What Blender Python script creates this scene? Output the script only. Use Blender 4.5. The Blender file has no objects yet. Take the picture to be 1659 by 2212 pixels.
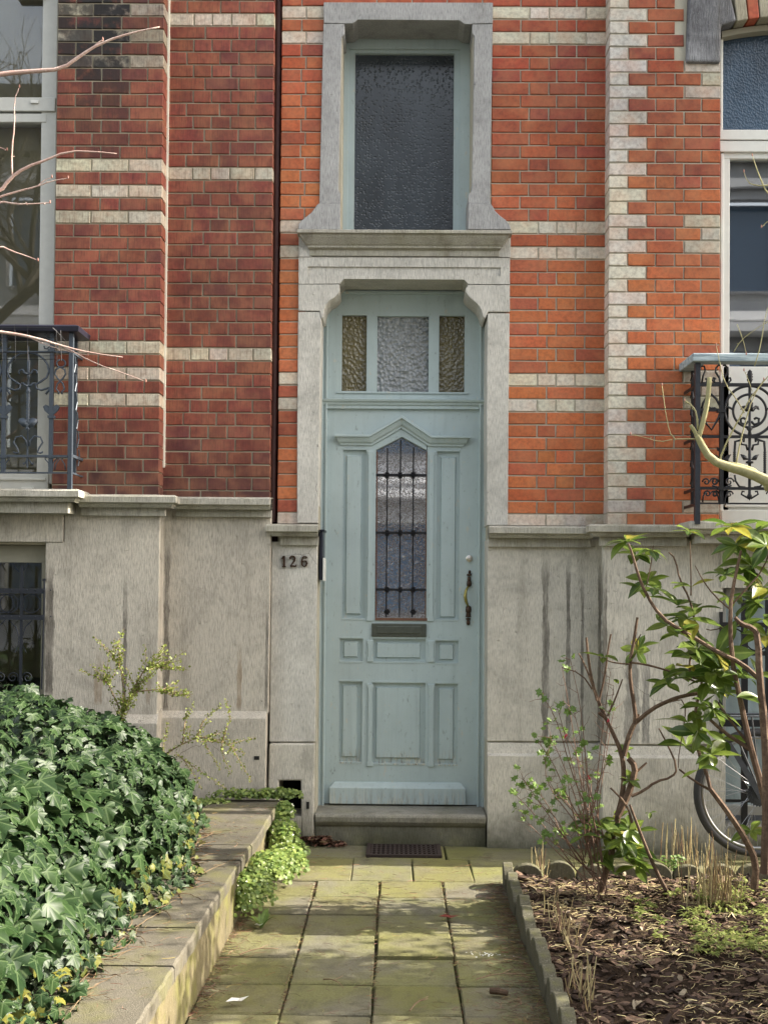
import bpy, bmesh, math, random
from mathutils import Vector, Matrix, noise
R = random.Random(7)
sc = bpy.context.scene
COL = sc.collection
# ------------------------------------------------------------------ camera
F, CU, CV = 2600.0, 829.5, 1224.4          # focal length and principal point in 1659 x 2212 units
YAW, PITCH, ROLL = math.radians(.6), math.radians(1.07), -.0078
CAM = Vector((0, 0, 1.4))
ROT = (Matrix.Rotation(YAW, 4, 'Z') @ Matrix.Rotation(math.pi/2 + PITCH, 4, 'X') @ Matrix.Rotation(-ROLL, 4, 'Z'))
cam = bpy.data.cameras.new('camera'); cam_o = bpy.data.objects.new('camera', cam); COL.objects.link(cam_o)
cam_o.matrix_world = Matrix.Translation(CAM) @ ROT
cam.sensor_fit = 'HORIZONTAL'; cam.sensor_width = 36; cam.lens = 36*F/1659
cam.shift_y = (CV-1106)/1659; cam.clip_end = 500
sc.camera = cam_o
# ------------------------------------------------------------------ light
EL, AZ = math.radians(36), math.radians(2.0)     # sun from the right, a hair behind the facade
sun_dir = Vector((math.cos(EL)*math.cos(AZ), math.cos(EL)*math.sin(AZ), math.sin(EL)))
w = bpy.data.worlds.new("World"); sc.world = w; w.use_nodes = True
nt = w.node_tree; bg = nt.nodes['Background']
sky = nt.nodes.new('ShaderNodeTexSky'); sky.sky_type = 'NISHITA'; sky.sun_disc = False
sky.sun_elevation = EL; sky.sun_rotation = math.pi/2 - AZ; sky.air_density = 1.0; sky.dust_density = 2.5; sky.ozone_density = .6
hs = nt.nodes.new('ShaderNodeHueSaturation'); hs.inputs['Saturation'].default_value = .5; nt.links.new(sky.outputs[0], hs.inputs['Color'])
mul = nt.nodes.new('ShaderNodeMix'); mul.data_type = 'RGBA'; mul.blend_type = 'MULTIPLY'; mul.inputs[0].default_value = 1; mul.inputs[7].default_value = (1.0, .95, .86, 1)   # warm tint on the sky against its blue cast
nt.links.new(hs.outputs[0], mul.inputs[6]); nt.links.new(mul.outputs[2], bg.inputs[0]); bg.inputs[1].default_value = .15
sl = bpy.data.lights.new('sun', 'SUN'); sl.energy = 3.3; sl.angle = math.radians(.5); sl.color = (1, .93, .80)
so = bpy.data.objects.new('sun', sl); COL.objects.link(so); so.rotation_euler = sun_dir.to_track_quat('Z', 'Y').to_euler()
so.location = (4, 0, 8)
sc.view_settings.view_transform = 'Standard'; sc.view_settings.look = 'None'
sc.view_settings.exposure = 2.12; sc.view_settings.gamma = 1
sc.cycles.use_denoising = True
sc.cycles.max_bounces = 6; sc.cycles.transparent_max_bounces = 12

def P(u, v, Y):
    """world point on the plane y = Y that the photograph shows at (u, v)"""
    d = ROT.to_3x3() @ Vector(((u-CU)/F, -(v-CV)/F, -1))
    return CAM + d*(Y/d.y)
def X(u, v, Y): return P(u, v, Y).x
def Z(v, Y, u=830): return P(u, v, Y).z

# ------------------------------------------------------------------ mesh helpers
class MB:
    def __init__(s): s.v = []; s.f = []; s.c = []; s.m = []; s.col = (1, 1, 1, 0); s.mat = 0; s.parts = []
    def add(s, vs, fs):
        b = len(s.v)
        s.v += [tuple(p) for p in vs]; s.c += [s.col]*len(vs)
        nf = len(s.f); s.f += [tuple(b+i for i in f) for f in fs]; s.m += [s.mat]*len(fs); s.parts.append((b, len(s.v), nf, len(s.f)))
    def box(s, x0, x1, y0, y1, z0, z1):
        if x0 > x1: x0, x1 = x1, x0
        if z0 > z1: z0, z1 = z1, z0
        if y0 > y1: y0, y1 = y1, y0
        s.add([(x0,y0,z0),(x1,y0,z0),(x1,y1,z0),(x0,y1,z0),(x0,y0,z1),(x1,y0,z1),(x1,y1,z1),(x0,y1,z1)],
              [(0,1,5,4),(1,2,6,5),(2,3,7,6),(3,0,4,7),(4,5,6,7),(3,2,1,0)])
    def prism(s, pts, y0, y1):
        """outline of (x, z), extruded from y0 (front) to y1"""
        a = sum(pts[i][0]*pts[(i+1)%len(pts)][1]-pts[(i+1)%len(pts)][0]*pts[i][1] for i in range(len(pts)))
        if a < 0: pts = pts[::-1]
        n = len(pts)
        s.add([(p[0], y0, p[1]) for p in pts]+[(p[0], y1, p[1]) for p in pts],
              [tuple(range(n)), tuple(range(2*n-1, n-1, -1))]+[(i, n+i, n+(i+1)%n, (i+1)%n) for i in range(n)])
    def tube(s, pts, r, n=6, cap=True):
        pts = [Vector(p) for p in pts]; k = len(pts)
        rs = r if isinstance(r, (list, tuple)) else [r]*k
        if len(rs) != k: rs = [rs[0]+(rs[-1]-rs[0])*i/(k-1) for i in range(k)]
        vs = []; t0 = (pts[1]-pts[0]).normalized()
        a = t0.cross(Vector((0, 0, 1)));
        if a.length < .1: a = t0.cross(Vector((0, 1, 0)))
        a.normalize()
        for i in range(k):
            t = (pts[min(i+1, k-1)]-pts[max(i-1, 0)])
            if t.length < 1e-9: t = t0.copy()
            t.normalize(); a = (a - t*a.dot(t))
            if a.length < 1e-6: a = t.orthogonal()
            a.normalize(); b = t.cross(a)
            for j in range(n):
                an = 2*math.pi*j/n
                vs.append(pts[i]+(a*math.cos(an)+b*math.sin(an))*rs[i])
        fs = [(i*n+j, i*n+(j+1)%n, (i+1)*n+(j+1)%n, (i+1)*n+j) for i in range(k-1) for j in range(n)]
        if cap: fs += [tuple(range(n-1, -1, -1)), tuple((k-1)*n+j for j in range(n))]
        s.add(vs, fs)
    def lathe(s, c, prof, n=12, axis='z'):
        vs = []
        for r, h in prof:
            for j in range(n):
                a = 2*math.pi*j/n
                p = (r*math.cos(a), r*math.sin(a), h)
                if axis == 'y': p = (p[0], p[2], p[1])
                vs.append((c[0]+p[0], c[1]+p[1], c[2]+p[2]))
        k = len(prof)
        fs = [(i*n+j, i*n+(j+1)%n, (i+1)*n+(j+1)%n, (i+1)*n+j) for i in range(k-1) for j in range(n)]
        fs += [tuple(range(n)), tuple((k-1)*n+j for j in range(n))]
        if axis == 'y': fs = [f[::-1] for f in fs]
        s.add(vs, fs)
    def brick(s, x0, x1, yf, yb, z0, z1, j=.0012):
        q = lambda: R.uniform(-j, j)
        b = .003; d = .0035
        dy = R.uniform(-.0012, .0012); yf += dy
        o = [(x0+q(), z0+q()), (x1+q(), z0+q()), (x1+q(), z1+q()), (x0+q(), z1+q())]
        i = [(o[0][0]+b, o[0][1]+b), (o[1][0]-b, o[1][1]+b), (o[2][0]-b, o[2][1]-b), (o[3][0]+b, o[3][1]-b)]
        s.add([(p[0], yf, p[1]) for p in i]+[(p[0], yf+d, p[1]) for p in o]+[(p[0], yb, p[1]) for p in o],
              [(0,1,2,3),(4,5,1,0),(5,6,2,1),(6,7,3,2),(7,4,0,3),(8,9,5,4),(9,10,6,5),(10,11,7,6),(11,8,4,7)])
    def cornice(s, x0, x1, yw, prof, left=True, right=True, off=0):
        vs = []
        for p, z in prof:
            q = max(0, p-off); xl = x0-q if left else x0; xr = x1+q if right else x1
            vs += [(xl, yw, z), (xl, yw-p, z), (xr, yw-p, z), (xr, yw, z)]
        k = len(prof); fs = []
        for i in range(k-1):
            for j in range(3): fs.append((i*4+j, i*4+j+1, i*4+4+j+1, i*4+4+j))
        fs += [(3, 2, 1, 0), tuple(4*(k-1)+j for j in range(4))]
        s.add(vs, fs)
    def wall(s, x0, x1, z0, z1, yf, yb, holes):
        xs = sorted({x0, x1}|{min(max(h[i], x0), x1) for h in holes for i in (0, 1)})
        zs = sorted({z0, z1}|{min(max(h[i], z0), z1) for h in holes for i in (2, 3)})
        for a, b in zip(xs, xs[1:]):
            for c, d in zip(zs, zs[1:]):
                mx, mz = (a+b)/2, (c+d)/2
                if any(h[0] < mx < h[1] and h[2] < mz < h[3] for h in holes): continue
                s.add([(a,yf,c),(b,yf,c),(b,yf,d),(a,yf,d)], [(0,1,2,3)])
        for h in list(holes):
            a, b, c, d = max(h[0], x0), min(h[1], x1), max(h[2], z0), min(h[3], z1)
            s.add([(a,yf,c),(b,yf,c),(b,yf,d),(a,yf,d),(a,yb,c),(b,yb,c),(b,yb,d),(a,yb,d)],
                  [(0,4,5,1)[::-1],(1,5,6,2)[::-1],(2,6,7,3)[::-1],(3,7,4,0)[::-1]])
        s.add([(x0,yf,z0),(x1,yf,z0),(x1,yf,z1),(x0,yf,z1),(x0,yb,z0),(x1,yb,z0),(x1,yb,z1),(x0,yb,z1)],
              [(1,0,4,5)[::-1],(2,1,5,6)[::-1],(3,2,6,7)[::-1],(0,3,7,4)[::-1]])
    def split(s, name, mats, parent, **k):
        out = []
        for (v0, v1, f0, f1) in s.parts:
            q = MB(); q.v = s.v[v0:v1]; q.c = s.c[v0:v1]; q.f = [tuple(i-v0 for i in f) for f in s.f[f0:f1]]; q.m = s.m[f0:f1]; out.append(q.build(name, mats, parent, **k))
        return out
    def build(s, name, mats, parent=None, smooth=False, bevel=0, label=None):
        me = bpy.data.meshes.new(name); me.from_pydata(s.v, [], s.f)
        for m in (mats if isinstance(mats, (list, tuple)) else [mats]): me.materials.append(m)
        if any(s.m): me.polygons.foreach_set('material_index', s.m)
        ca = me.color_attributes.new('Col', 'FLOAT_COLOR', 'POINT')
        ca.data.foreach_set('color', [x for c in s.c for x in c])
        if smooth: me.polygons.foreach_set('use_smooth', [True]*len(me.polygons))
        me.update()
        o = bpy.data.objects.new(name, me); COL.objects.link(o)
        if parent is not None:
            o.parent = parent
            L = Vector(); q = parent
            while q is not None: L += q.location; q = q.parent
            # parts are modelled in world coordinates
            if parent.type == 'EMPTY': o.matrix_parent_inverse = Matrix.Translation(-parent.location)
        if bevel:
            b = o.modifiers.new('bevel', 'BEVEL'); b.width = bevel; b.segments = 2; b.limit_method = 'ANGLE'; b.angle_limit = math.radians(35)
        if label: o['label'] = label
        return o

def tag(o, label=None, cat=None, group=None, kind=None):
    for k, x in (('label', label), ('category', cat), ('group', group), ('kind', kind)):
        if x: o[k] = x
    return o
def thing(name, loc, label, cat, group=None):
    o = bpy.data.objects.new(name, None); o.empty_display_size = .1; COL.objects.link(o); o.location = loc
    return tag(o, label, cat, group)

# ------------------------------------------------------------------ materials
class NT:
    def __init__(s, name):
        s.mat = bpy.data.materials.new(name); s.mat.use_nodes = True
        s.t = s.mat.node_tree; s.n = s.t.nodes; s.b = s.n['Principled BSDF']; s.out = s.n['Material Output']
        s.tc = s.n.new('ShaderNodeTexCoord')
    def set(s, sock, v):
        if hasattr(v, 'is_linked') or isinstance(v, bpy.types.NodeSocket): s.t.links.new(v, sock)
        else: sock.default_value = v
    def node(s, typ, props=None, **ins):
        n = s.n.new(typ)
        for k, v in (props or {}).items(): setattr(n, k, v)
        for k, v in ins.items(): s.set(n.inputs[k.replace('_', ' ')] if isinstance(k, str) else n.inputs[k], v)
        return n
    def co(s, sx=1, sy=1, sz=1, src='Object'):
        m = s.n.new('ShaderNodeMapping'); m.inputs['Scale'].default_value = (sx, sy, sz)
        s.t.links.new(s.tc.outputs[src], m.inputs['Vector']); return m.outputs[0]
    def noise(s, scale, detail=4, rough=.55, vec=None, dist=0):
        n = s.node('ShaderNodeTexNoise', None, Scale=scale, Detail=detail, Roughness=rough, Distortion=dist)
        s.t.links.new(vec if vec is not None else s.tc.outputs['Object'], n.inputs['Vector']); return n.outputs['Fac']
    def voro(s, scale, feat='F1', vec=None, rnd=1):
        n = s.node('ShaderNodeTexVoronoi', {'feature': feat}, Scale=scale, Randomness=rnd)
        s.t.links.new(vec if vec is not None else s.tc.outputs['Object'], n.inputs['Vector']); return n.outputs['Distance']
    def ramp(s, x, a, b, lo=0, hi=1):
        n = s.n.new('ShaderNodeMapRange'); n.clamp = True
        s.set(n.inputs[0], x); s.set(n.inputs[1], a); s.set(n.inputs[2], b); s.set(n.inputs[3], lo); s.set(n.inputs[4], hi)
        n.interpolation_type = 'SMOOTHSTEP'
        return n.outputs[0]
    def math(s, op, a, b=0):
        n = s.n.new('ShaderNodeMath'); n.operation = op; s.set(n.inputs[0], a); s.set(n.inputs[1], b); return n.outputs[0]
    def mix(s, f, a, b, mode='MIX'):
        n = s.n.new('ShaderNodeMix'); n.data_type = 'RGBA'; n.blend_type = mode
        s.set(n.inputs[0], f); s.set(n.inputs[6], c4(a)); s.set(n.inputs[7], c4(b)); return n.outputs[2]
    def attr(s):
        n = s.n.new('ShaderNodeVertexColor'); n.layer_name = 'Col'; return n.outputs['Color'], n.outputs['Alpha']
    def bump(s, h, strength, dist=.01, prev=None):
        n = s.node('ShaderNodeBump', None, Strength=strength, Distance=dist, Height=h)
        if prev is not None: s.t.links.new(prev, n.inputs['Normal'])
        return n.outputs[0]
    def sep(s):
        n = s.n.new('ShaderNodeSeparateXYZ'); s.t.links.new(s.tc.outputs['Object'], n.inputs[0]); return n.outputs
    def fin(s, col=None, rough=None, normal=None, spec=None, metal=None):
        if col is not None: s.set(s.b.inputs['Base Color'], c4(col))
        if rough is not None: s.set(s.b.inputs['Roughness'], rough)
        if normal is not None: s.set(s.b.inputs['Normal'], normal)
        if spec is not None: s.set(s.b.inputs['Specular IOR Level'], spec)
        if metal is not None: s.set(s.b.inputs['Metallic'], metal)
        return s.mat
def c4(c): return (c[0], c[1], c[2], 1) if isinstance(c, (tuple, list)) and len(c) == 3 else c

def m_brick(name, striate):
    t = NT(name); c, a = t.attr()
    n1 = t.noise(45, 5, .65); n2 = t.noise(1, 3, .6, t.co(190, 190, 12)); n3 = t.noise(9, 3)
    col = t.mix(t.ramp(n1, .35, .72, 0, .42), c, (.05, .02, .015)); col = t.mix(t.ramp(t.noise(1.6, 4, .6), .45, .7, 0, .38), col, (.05, .022, .018)); col = t.mix(t.ramp(t.noise(110, 4, .8), .6, .7, 0, .5), col, (.04, .02, .015))
    col = t.mix(t.ramp(n3, .35, .7, .0, .22), col, (.62, .30, .16), 'MIX')
    if striate: col = t.mix(t.ramp(n2, .45, .75, 0, .5), col, (.06, .02, .018))
    soot = t.math('MULTIPLY', a, t.ramp(t.noise(7, 5, .7), .25, .52))
    col = t.mix(soot, col, (.02, .018, .018))
    h = t.math('ADD', t.math('MULTIPLY', n1, .6), t.math('MULTIPLY', n2, .5 if striate else .1))
    return t.fin(col, t.ramp(n3, .2, .8, .55, .85), t.bump(h, .45, .004), .3)
def m_mortar(name, a, b):
    t = NT(name); n = t.noise(60, 5, .7); n2 = t.noise(3, 3)
    return t.fin(t.mix(t.ramp(n2, .3, .7), a, b), .95, t.bump(n, .6, .004), .1)
def m_stone(name, a, b, streaks=(), moss=0, green=0, hatch=1.0, dark=.35):
    t = NT(name); big = t.noise(1.3, 5, .6); mid = t.noise(9, 6, .68); fine = t.noise(160, 4, .7)
    hat = t.noise(1, 4, .62, t.co(230, 230, 26)); drip = t.noise(1, 4, .6, t.co(9, 9, .7))
    col = t.mix(t.ramp(big, .3, .7), a, b)
    col = t.mix(t.ramp(mid, .42, .8, 0, .4), col, tuple(x*.45 for x in a))
    col = t.mix(t.ramp(hat, .42, .66, 0, .5), col, tuple(x*.40 for x in b))
    col = t.mix(t.ramp(fine, .58, .75, 0, .35), col, (.66, .63, .56))
    pit = t.noise(38, 5, .75); col = t.mix(t.ramp(pit, .66, .74, 0, .6), col, (.09, .08, .065))
    blot = t.noise(3.2, 6, .7, None, .6); col = t.mix(t.ramp(blot, .48, .70, 0, .5), col, tuple(x*.5 for x in b))
    col = t.mix(t.ramp(drip, .5, .78, 0, dark), col, (.10, .085, .06))
    x, y, z = t.sep()
    for (xc, hw, z0, z1, cc, st) in streaks:
        wob = t.math('MULTIPLY', t.math('SUBTRACT', t.noise(1, 4, .6, t.co(14, 14, 6)), .5), .05)
        wv = t.math('MULTIPLY', t.math('SUBTRACT', t.noise(1, 3, .6, t.co(3, 3, 9)), .5), hw*1.6)
        dx = t.math('ABSOLUTE', t.math('SUBTRACT', t.math('ADD', x, t.math('MULTIPLY', wob, min(1, hw*25))), xc))
        f = t.ramp(t.math('ADD', dx, wv), hw, hw*.72)
        f = t.math('MULTIPLY', f, t.ramp(z, z0-.02, z0+.02)); f = t.math('MULTIPLY', f, t.ramp(z, z1, z1-.22))
        f = t.math('MULTIPLY', f, t.ramp(t.noise(1, 5, .75, t.co(40, 40, 5)), .25, .6, .35, 1)); f = t.math('MULTIPLY', f, t.ramp(mid, .15, .55, .6, 1))
        col = t.mix(t.math('MULTIPLY', f, st), col, cc)
    if moss:
        mk = t.math('ADD', z, t.math('MULTIPLY', t.noise(2.5, 5, .7), moss*1.4))
        col = t.mix(t.ramp(mk, moss*1.45, moss*.55, 0, .85), col, (.055, .058, .028))
    if green: col = t.mix(t.ramp(t.noise(5, 5, .65), .46, .68, 0, green), col, (.16, .16, .035))
    ck = t.node('ShaderNodeTexVoronoi', {'feature': 'DISTANCE_TO_EDGE'}, Scale=2.1); wv_ = t.node('ShaderNodeVectorMath', {'operation': 'ADD'}); t.t.links.new(t.tc.outputs['Object'], wv_.inputs[0]); nz = t.n.new('ShaderNodeTexNoise'); nz.inputs['Scale'].default_value = 3; nz.inputs['Detail'].default_value = 6; t.t.links.new(t.tc.outputs['Object'], nz.inputs['Vector']); sc_ = t.node('ShaderNodeVectorMath', {'operation': 'SCALE'}); t.t.links.new(nz.outputs['Color'], sc_.inputs[0]); sc_.inputs['Scale'].default_value = .3; t.t.links.new(sc_.outputs[0], wv_.inputs[1]); t.t.links.new(wv_.outputs[0], ck.inputs['Vector'])
    cm = t.math('MULTIPLY', t.ramp(ck.outputs['Distance'], .004, .001), t.ramp(t.noise(1.1, 2), .60, .68)); col = t.mix(t.math('MULTIPLY', cm, .7), col, (.06, .05, .04))
    h = t.math('ADD', t.math('MULTIPLY', t.math('SUBTRACT', hat, t.math('MULTIPLY', t.ramp(pit, .62, .72), .8)), hatch), t.math('ADD', t.math('MULTIPLY', fine, .35), t.math('MULTIPLY', mid, .5)))
    return t.fin(col, .9, t.bump(h, .85, .006), .2)
def m_plain(name, col, rough=.5, metal=0, spec=.5, bs=0, bstr=.2, var=0):
    t = NT(name); n = t.noise(bs or 30, 4, .6)
    c = t.mix(t.ramp(n, .3, .7, 0, var), col, tuple(x*.45 for x in col)) if var else col
    return t.fin(c, rough, t.bump(n, bstr, .003) if bs else None, spec, metal)
def m_paint(name, col, grain=1.0, worn=.0, wz=0):
    t = NT(name); g = t.noise(1, 4, .6, t.co(150, 150, 5)); n = t.noise(4, 5, .65); pt = t.noise(26, 6, .72, t.co(1, 1, .5)); dr = t.noise(1, 4, .6, t.co(20, 20, 1.2))
    c = t.mix(t.ramp(n, .3, .75, 0, .30), col, tuple(x*.68 for x in col))
    c = t.mix(t.ramp(dr, .5, .8, 0, .35), c, tuple(x*.6 for x in col))
    c = t.mix(t.ramp(pt, .62, .66, 0, .85), c, (.50, .50, .44)); gr = t.noise(60, 5, .75, t.co(1, 1, .35))
    c = t.mix(t.ramp(gr, .60, .70, 0, .55), c, (.13, .14, .13))
    if worn:
        x, y, z = t.sep()
        g2 = t.noise(1, 5, .75, t.co(70, 70, 9)); msk = t.math('MULTIPLY', t.ramp(g2, .48, .54), t.ramp(t.math('ADD', z, t.math('MULTIPLY', t.noise(6, 3), .12)), wz+.17, wz+.05))
        c = t.mix(t.math('MULTIPLY', msk, worn), c, t.mix(t.ramp(t.noise(1, 3, .6, t.co(110, 110, 8)), .42, .58), (.66, .60, .46), (.16, .12, .08)))
    return t.fin(c, t.ramp(n, .3, .7, .42, .6), t.bump(g, .25*grain, .003), .4)
def m_glass(name, f=1.6, tint=(1, 1, 1)):
    t = NT(name); t.n.remove(t.b)
    fr = t.n.new('ShaderNodeFresnel'); fr.inputs[0].default_value = f
    gl = t.n.new('ShaderNodeBsdfGlossy'); gl.inputs['Roughness'].default_value = .015; gl.inputs[0].default_value = (.95, .97, 1, 1)
    t.t.links.new(t.bump(t.noise(1.7, 2), .012, .02), gl.inputs['Normal'])
    tr = t.n.new('ShaderNodeBsdfTransparent'); tr.inputs[0].default_value = (*tint, 1)
    mx = t.n.new('ShaderNodeMixShader'); t.t.links.new(fr.outputs[0], mx.inputs[0])
    t.t.links.new(tr.outputs[0], mx.inputs[1]); t.t.links.new(gl.outputs[0], mx.inputs[2]); t.t.links.new(mx.outputs[0], t.out.inputs[0])
    return t.mat
def m_leaf(name, a, b, vein, rough=.35, trans=.25, vpow=.35, spec=.5):
    t = NT(name); c, al = t.attr()
    n = t.noise(60, 3)
    sx = t.n.new('ShaderNodeSeparateColor'); t.t.links.new(c, sx.inputs[0])
    col = t.mix(sx.outputs[0], a, b)
    col = t.mix(sx.outputs[1], col, (.42, .36, .06))            # yellowing
    col = t.mix(t.ramp(n, .3, .7, 0, .25), col, tuple(x*.5 for x in a))
    col = t.mix(t.ramp(al, .80, .97, 0, vpow), col, vein)
    t.fin(col, rough, t.bump(al, .35, .004), spec)
    tl = t.n.new('ShaderNodeBsdfTranslucent'); t.t.links.new(col, tl.inputs[0])
    mx = t.n.new('ShaderNodeMixShader'); mx.inputs[0].default_value = trans
    t.t.links.new(t.b.outputs[0], mx.inputs[1]); t.t.links.new(tl.outputs[0], mx.inputs[2]); t.t.links.new(mx.outputs[0], t.out.inputs[0])
    return t.mat
def m_bark(name, a, b, sc_=40):
    t = NT(name); n = t.noise(sc_, 5, .7); n2 = t.noise(6, 3)
    return t.fin(t.mix(t.ramp(n, .35, .65), a, t.mix(t.ramp(n2, .3, .7), b, a)), .8, t.bump(n, .6, .004), .25)
def m_vcol(name, rough=.8, var=.3, spec=.25):
    t = NT(name); c, a = t.attr(); n = t.noise(120, 4, .7)
    return t.fin(t.mix(t.ramp(n, .3, .7, 0, var), c, (.02, .015, .01)), rough, t.bump(n, .4, .002), spec)

YL, YLR, YR, YQ, YS, YD = 6.43, 6.55, 6.60, 6.47, 6.587, 6.84   # facade planes
def st(u, hw, v0, v1, Y, c=(.045, .038, .032), k=.75):
    return (X(u, (v0+v1)/2, Y), hw/F*Y, Z(v1, Y, u), Z(v0, Y, u), c, k)
RUST = (.20, .12, .05)
BR_L = m_brick('old_brick', True); BR_R = m_brick('orange_brick', False)
MO_L = m_mortar('cream_mortar', (.40, .36, .27), (.26, .23, .17)); MO_R = m_mortar('grey_mortar', (.50, .47, .38), (.38, .35, .28))
ST_L = m_stone('bluestone_brown', (.62, .57, .485), (.52, .475, .405),
    [st(361, 7, 1140, 1533, YLR), st(271, 5, 1228, 1530, YL), st(108, 11, 1195, 1500, YL), st(214, 9, 1390, 1520, YL, RUST, .5),
     st(517, 6, 1370, 1530, YLR, RUST, .55), st(518, 4, 1500, 1535, YLR), st(577, 4, 1290, 1530, YLR), st(322, 6, 1420, 1520, YL, RUST, .4)], moss=.10)
ST_R = m_stone('bluestone_grey', (.66, .625, .55), (.56, .53, .465),
    [st(1178, 9, 1188, 1603, YR), st(1227, 5, 1188, 1603, YR), st(1257, 3.5, 1230, 1603, YR), st(1296, 6, 1190, 1603, YR, (.06, .05, .04)),
     st(1365, 16, 1330, 1606, YQ, (.07, .07, .07), .6), st(1395, 10, 1400, 1606, YQ, (.06, .06, .065), .7)], moss=.34)
ST_S = m_stone('bluestone_pale', (.68, .655, .595), (.58, .56, .51), moss=0, hatch=1.1, dark=.15)
ST_U = m_stone('bluestone_blue', (.45, .45, .445), (.37, .37, .37), moss=0, dark=.2)
ST_D = m_stone('ledge_stone', (.52, .495, .43), (.42, .40, .34), moss=0, green=.2, dark=.5)
ST_STEP = m_stone('step_stone', (.36, .345, .30), (.24, .225, .19), moss=.30, green=.25, dark=.5)
ST_BL = m_stone('blackened_stone', (.42, .43, .45), (.08, .08, .09), moss=0, dark=.5)
COP = m_stone('coping_concrete', (.165, .148, .115), (.105, .094, .072), green=.35, dark=.7, hatch=.9)
WALLC = m_stone('garden_wall_render', (.20, .165, .095), (.14, .12, .07), green=.55, dark=.6, hatch=.8)
PAINT = m_paint('blue_grey_paint', (.44, .525, .53), 1.0)
PAINTW = m_paint('worn_door_paint', (.44, .525, .53), 1.0, .75, Z(1655, YD))
PAINTB = m_paint('worn_weatherboard_paint', (.44, .525, .53), 1.0, .45, Z(1735, YD))
WHITE = m_plain('white_window_paint', (.52, .52, .48), .45, bs=20, bstr=.05, var=.15)
WHITE2 = m_plain('white_plastic_frame', (.66, .66, .62), .4, bs=20, bstr=.05, var=.12)
BEIGE = m_plain('olive_beige_paint', (.30, .28, .21), .5, bs=20, bstr=.05, var=.15)
IRON_B = m_plain('blue_black_iron', (.028, .032, .042), .42, .3, .5, 60, .3, .3)
IRON_K = m_plain('black_iron', (.018, .018, .021), .42, .3, .5, 60, .3, .3)
IRON_G = m_plain('grey_blue_iron', (.062, .078, .10), .45, .2, .5, 60, .3, .35)
DARK = m_plain('dark_interior', (.012, .011, .010), .9)
RUSTP = m_plain('rust_brown_pipe', (.055, .014, .010), .6, bs=18, bstr=.3, var=.6)
BRONZE = m_plain('tarnished_bronze', (.075, .045, .03), .45, .7, .5, 80, .4, .5)
BRASS = m_plain('worn_brass', (.42, .36, .12), .35, .8, .5, 80, .4, .5)
SILVER = m_plain('old_nickel', (.62, .58, .52), .3, .8, .5, 60, .2, .2)
LBOX = m_plain('letterbox_metal', (.11, .12, .10), .35, .6, .5, 40, .2, .3)
GLASS = m_glass('clear_glass'); GLASS_R = m_glass('reflective_glass', 3.1)
CURT = m_plain('net_curtain', (.17, .24, .34), .9, bs=30, bstr=.1, var=.2)
DARKROOM = m_plain('room_wall', (.12, .145, .18), .9)

def textured_glass(name, base, scale, strength, rough, kind, glint=0, gd=.02):
    t = NT(name)
    if kind == 'pebble':
        v = t.voro(scale, 'F1', t.co(1, .2, 1), .7); h = t.ramp(v, .12, .5)
    elif kind in ('scale', 'pane'):
        v = t.voro(scale, 'F1', t.co(1, .2, .8), 1); h = t.math('ADD', v, t.math('MULTIPLY', t.noise(scale*1.2, 3), .6))
    else:
        v = t.noise(scale, 2, .5, None, 1.0); h = t.math('ADD', t.ramp(v, .44, .50), t.ramp(v, .58, .64))
    n = t.noise(2.2, 3)
    n = t.math('ADD', t.math('MULTIPLY', n, .5), t.math('MULTIPLY', t.noise(1, 2, .5, t.co(5, 1, 1.6)), .5)); col = t.mix(t.ramp(n, .38, .6, 0, 1), base, tuple(x*2.0 for x in base))
    if kind == 'pebble': col = t.mix(t.ramp(v, .17, .05, 0, .55), col, tuple(x*.3 for x in base))
    t.fin(col, rough, t.bump(h, strength, .01), .35 if kind in ('pebble', 'pane') else .75)
    t.b.inputs['IOR'].default_value = 1.6
    if glint:
        gl = t.n.new('ShaderNodeBsdfGlossy'); gl.inputs['Roughness'].default_value = rough; gl.inputs[0].default_value = (.9, .9, .92, 1); t.t.links.new(t.bump(h, 1, gd), gl.inputs['Normal'])
        mx = t.n.new('ShaderNodeMixShader'); mx.inputs[0].default_value = glint; t.t.links.new(t.b.outputs[0], mx.inputs[1]); t.t.links.new(gl.outputs[0], mx.inputs[2]); t.t.links.new(mx.outputs[0], t.out.inputs[0])
    return t.mat
G_UP = textured_glass('pebbled_glass', (.018, .023, .028), 58, .25, .22, 'pebble', .03, .004)
G_TR = textured_glass('scaly_glass', (.10, .11, .115), 50, .8, .2, 'scale', .12, .02)
G_AM = textured_glass('amber_scaly_glass', (.062, .050, .016), 60, .7, .2, 'scale')
G_DR = textured_glass('hammered_glass', (.035, .034, .04), 48, .5, .03, 'wave', .55, .0045)

exec_parts = []
# ================================================================== THE GROUND
t = NT('mossy_concrete'); n1 = t.noise(2.2, 5, .65); n2 = t.noise(70, 4, .7); n3 = t.noise(14, 5, .7); cc, aa = t.attr()
col = t.mix(t.ramp(n1, .36, .60), (.19, .175, .125), (.195, .19, .080))
col = t.mix(t.ramp(n3, .5, .75, 0, .6), col, (.13, .12, .07)); col = t.mix(t.ramp(n2, .55, .8, 0, .4), col, (.30, .285, .19))
n4 = t.noise(5, 6, .75, None, .8); n5 = t.noise(210, 3, .8)
col = t.mix(t.ramp(n4, .48, .66, 0, .55), col, (.105, .095, .06)); col = t.mix(t.ramp(n5, .5, .72, 0, .55), col, (.07, .065, .035)); col = t.mix(t.ramp(n5, .5, .28, 0, .3), col, (.34, .32, .22))
col = t.mix(.8, col, t.mix(1, col, cc, 'MULTIPLY'))
PAVE = t.fin(col, .92, t.bump(t.math('ADD', t.math('ADD', n2, n5), t.math('MULTIPLY', n3, 1.2)), .8, .007), .15)
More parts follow.
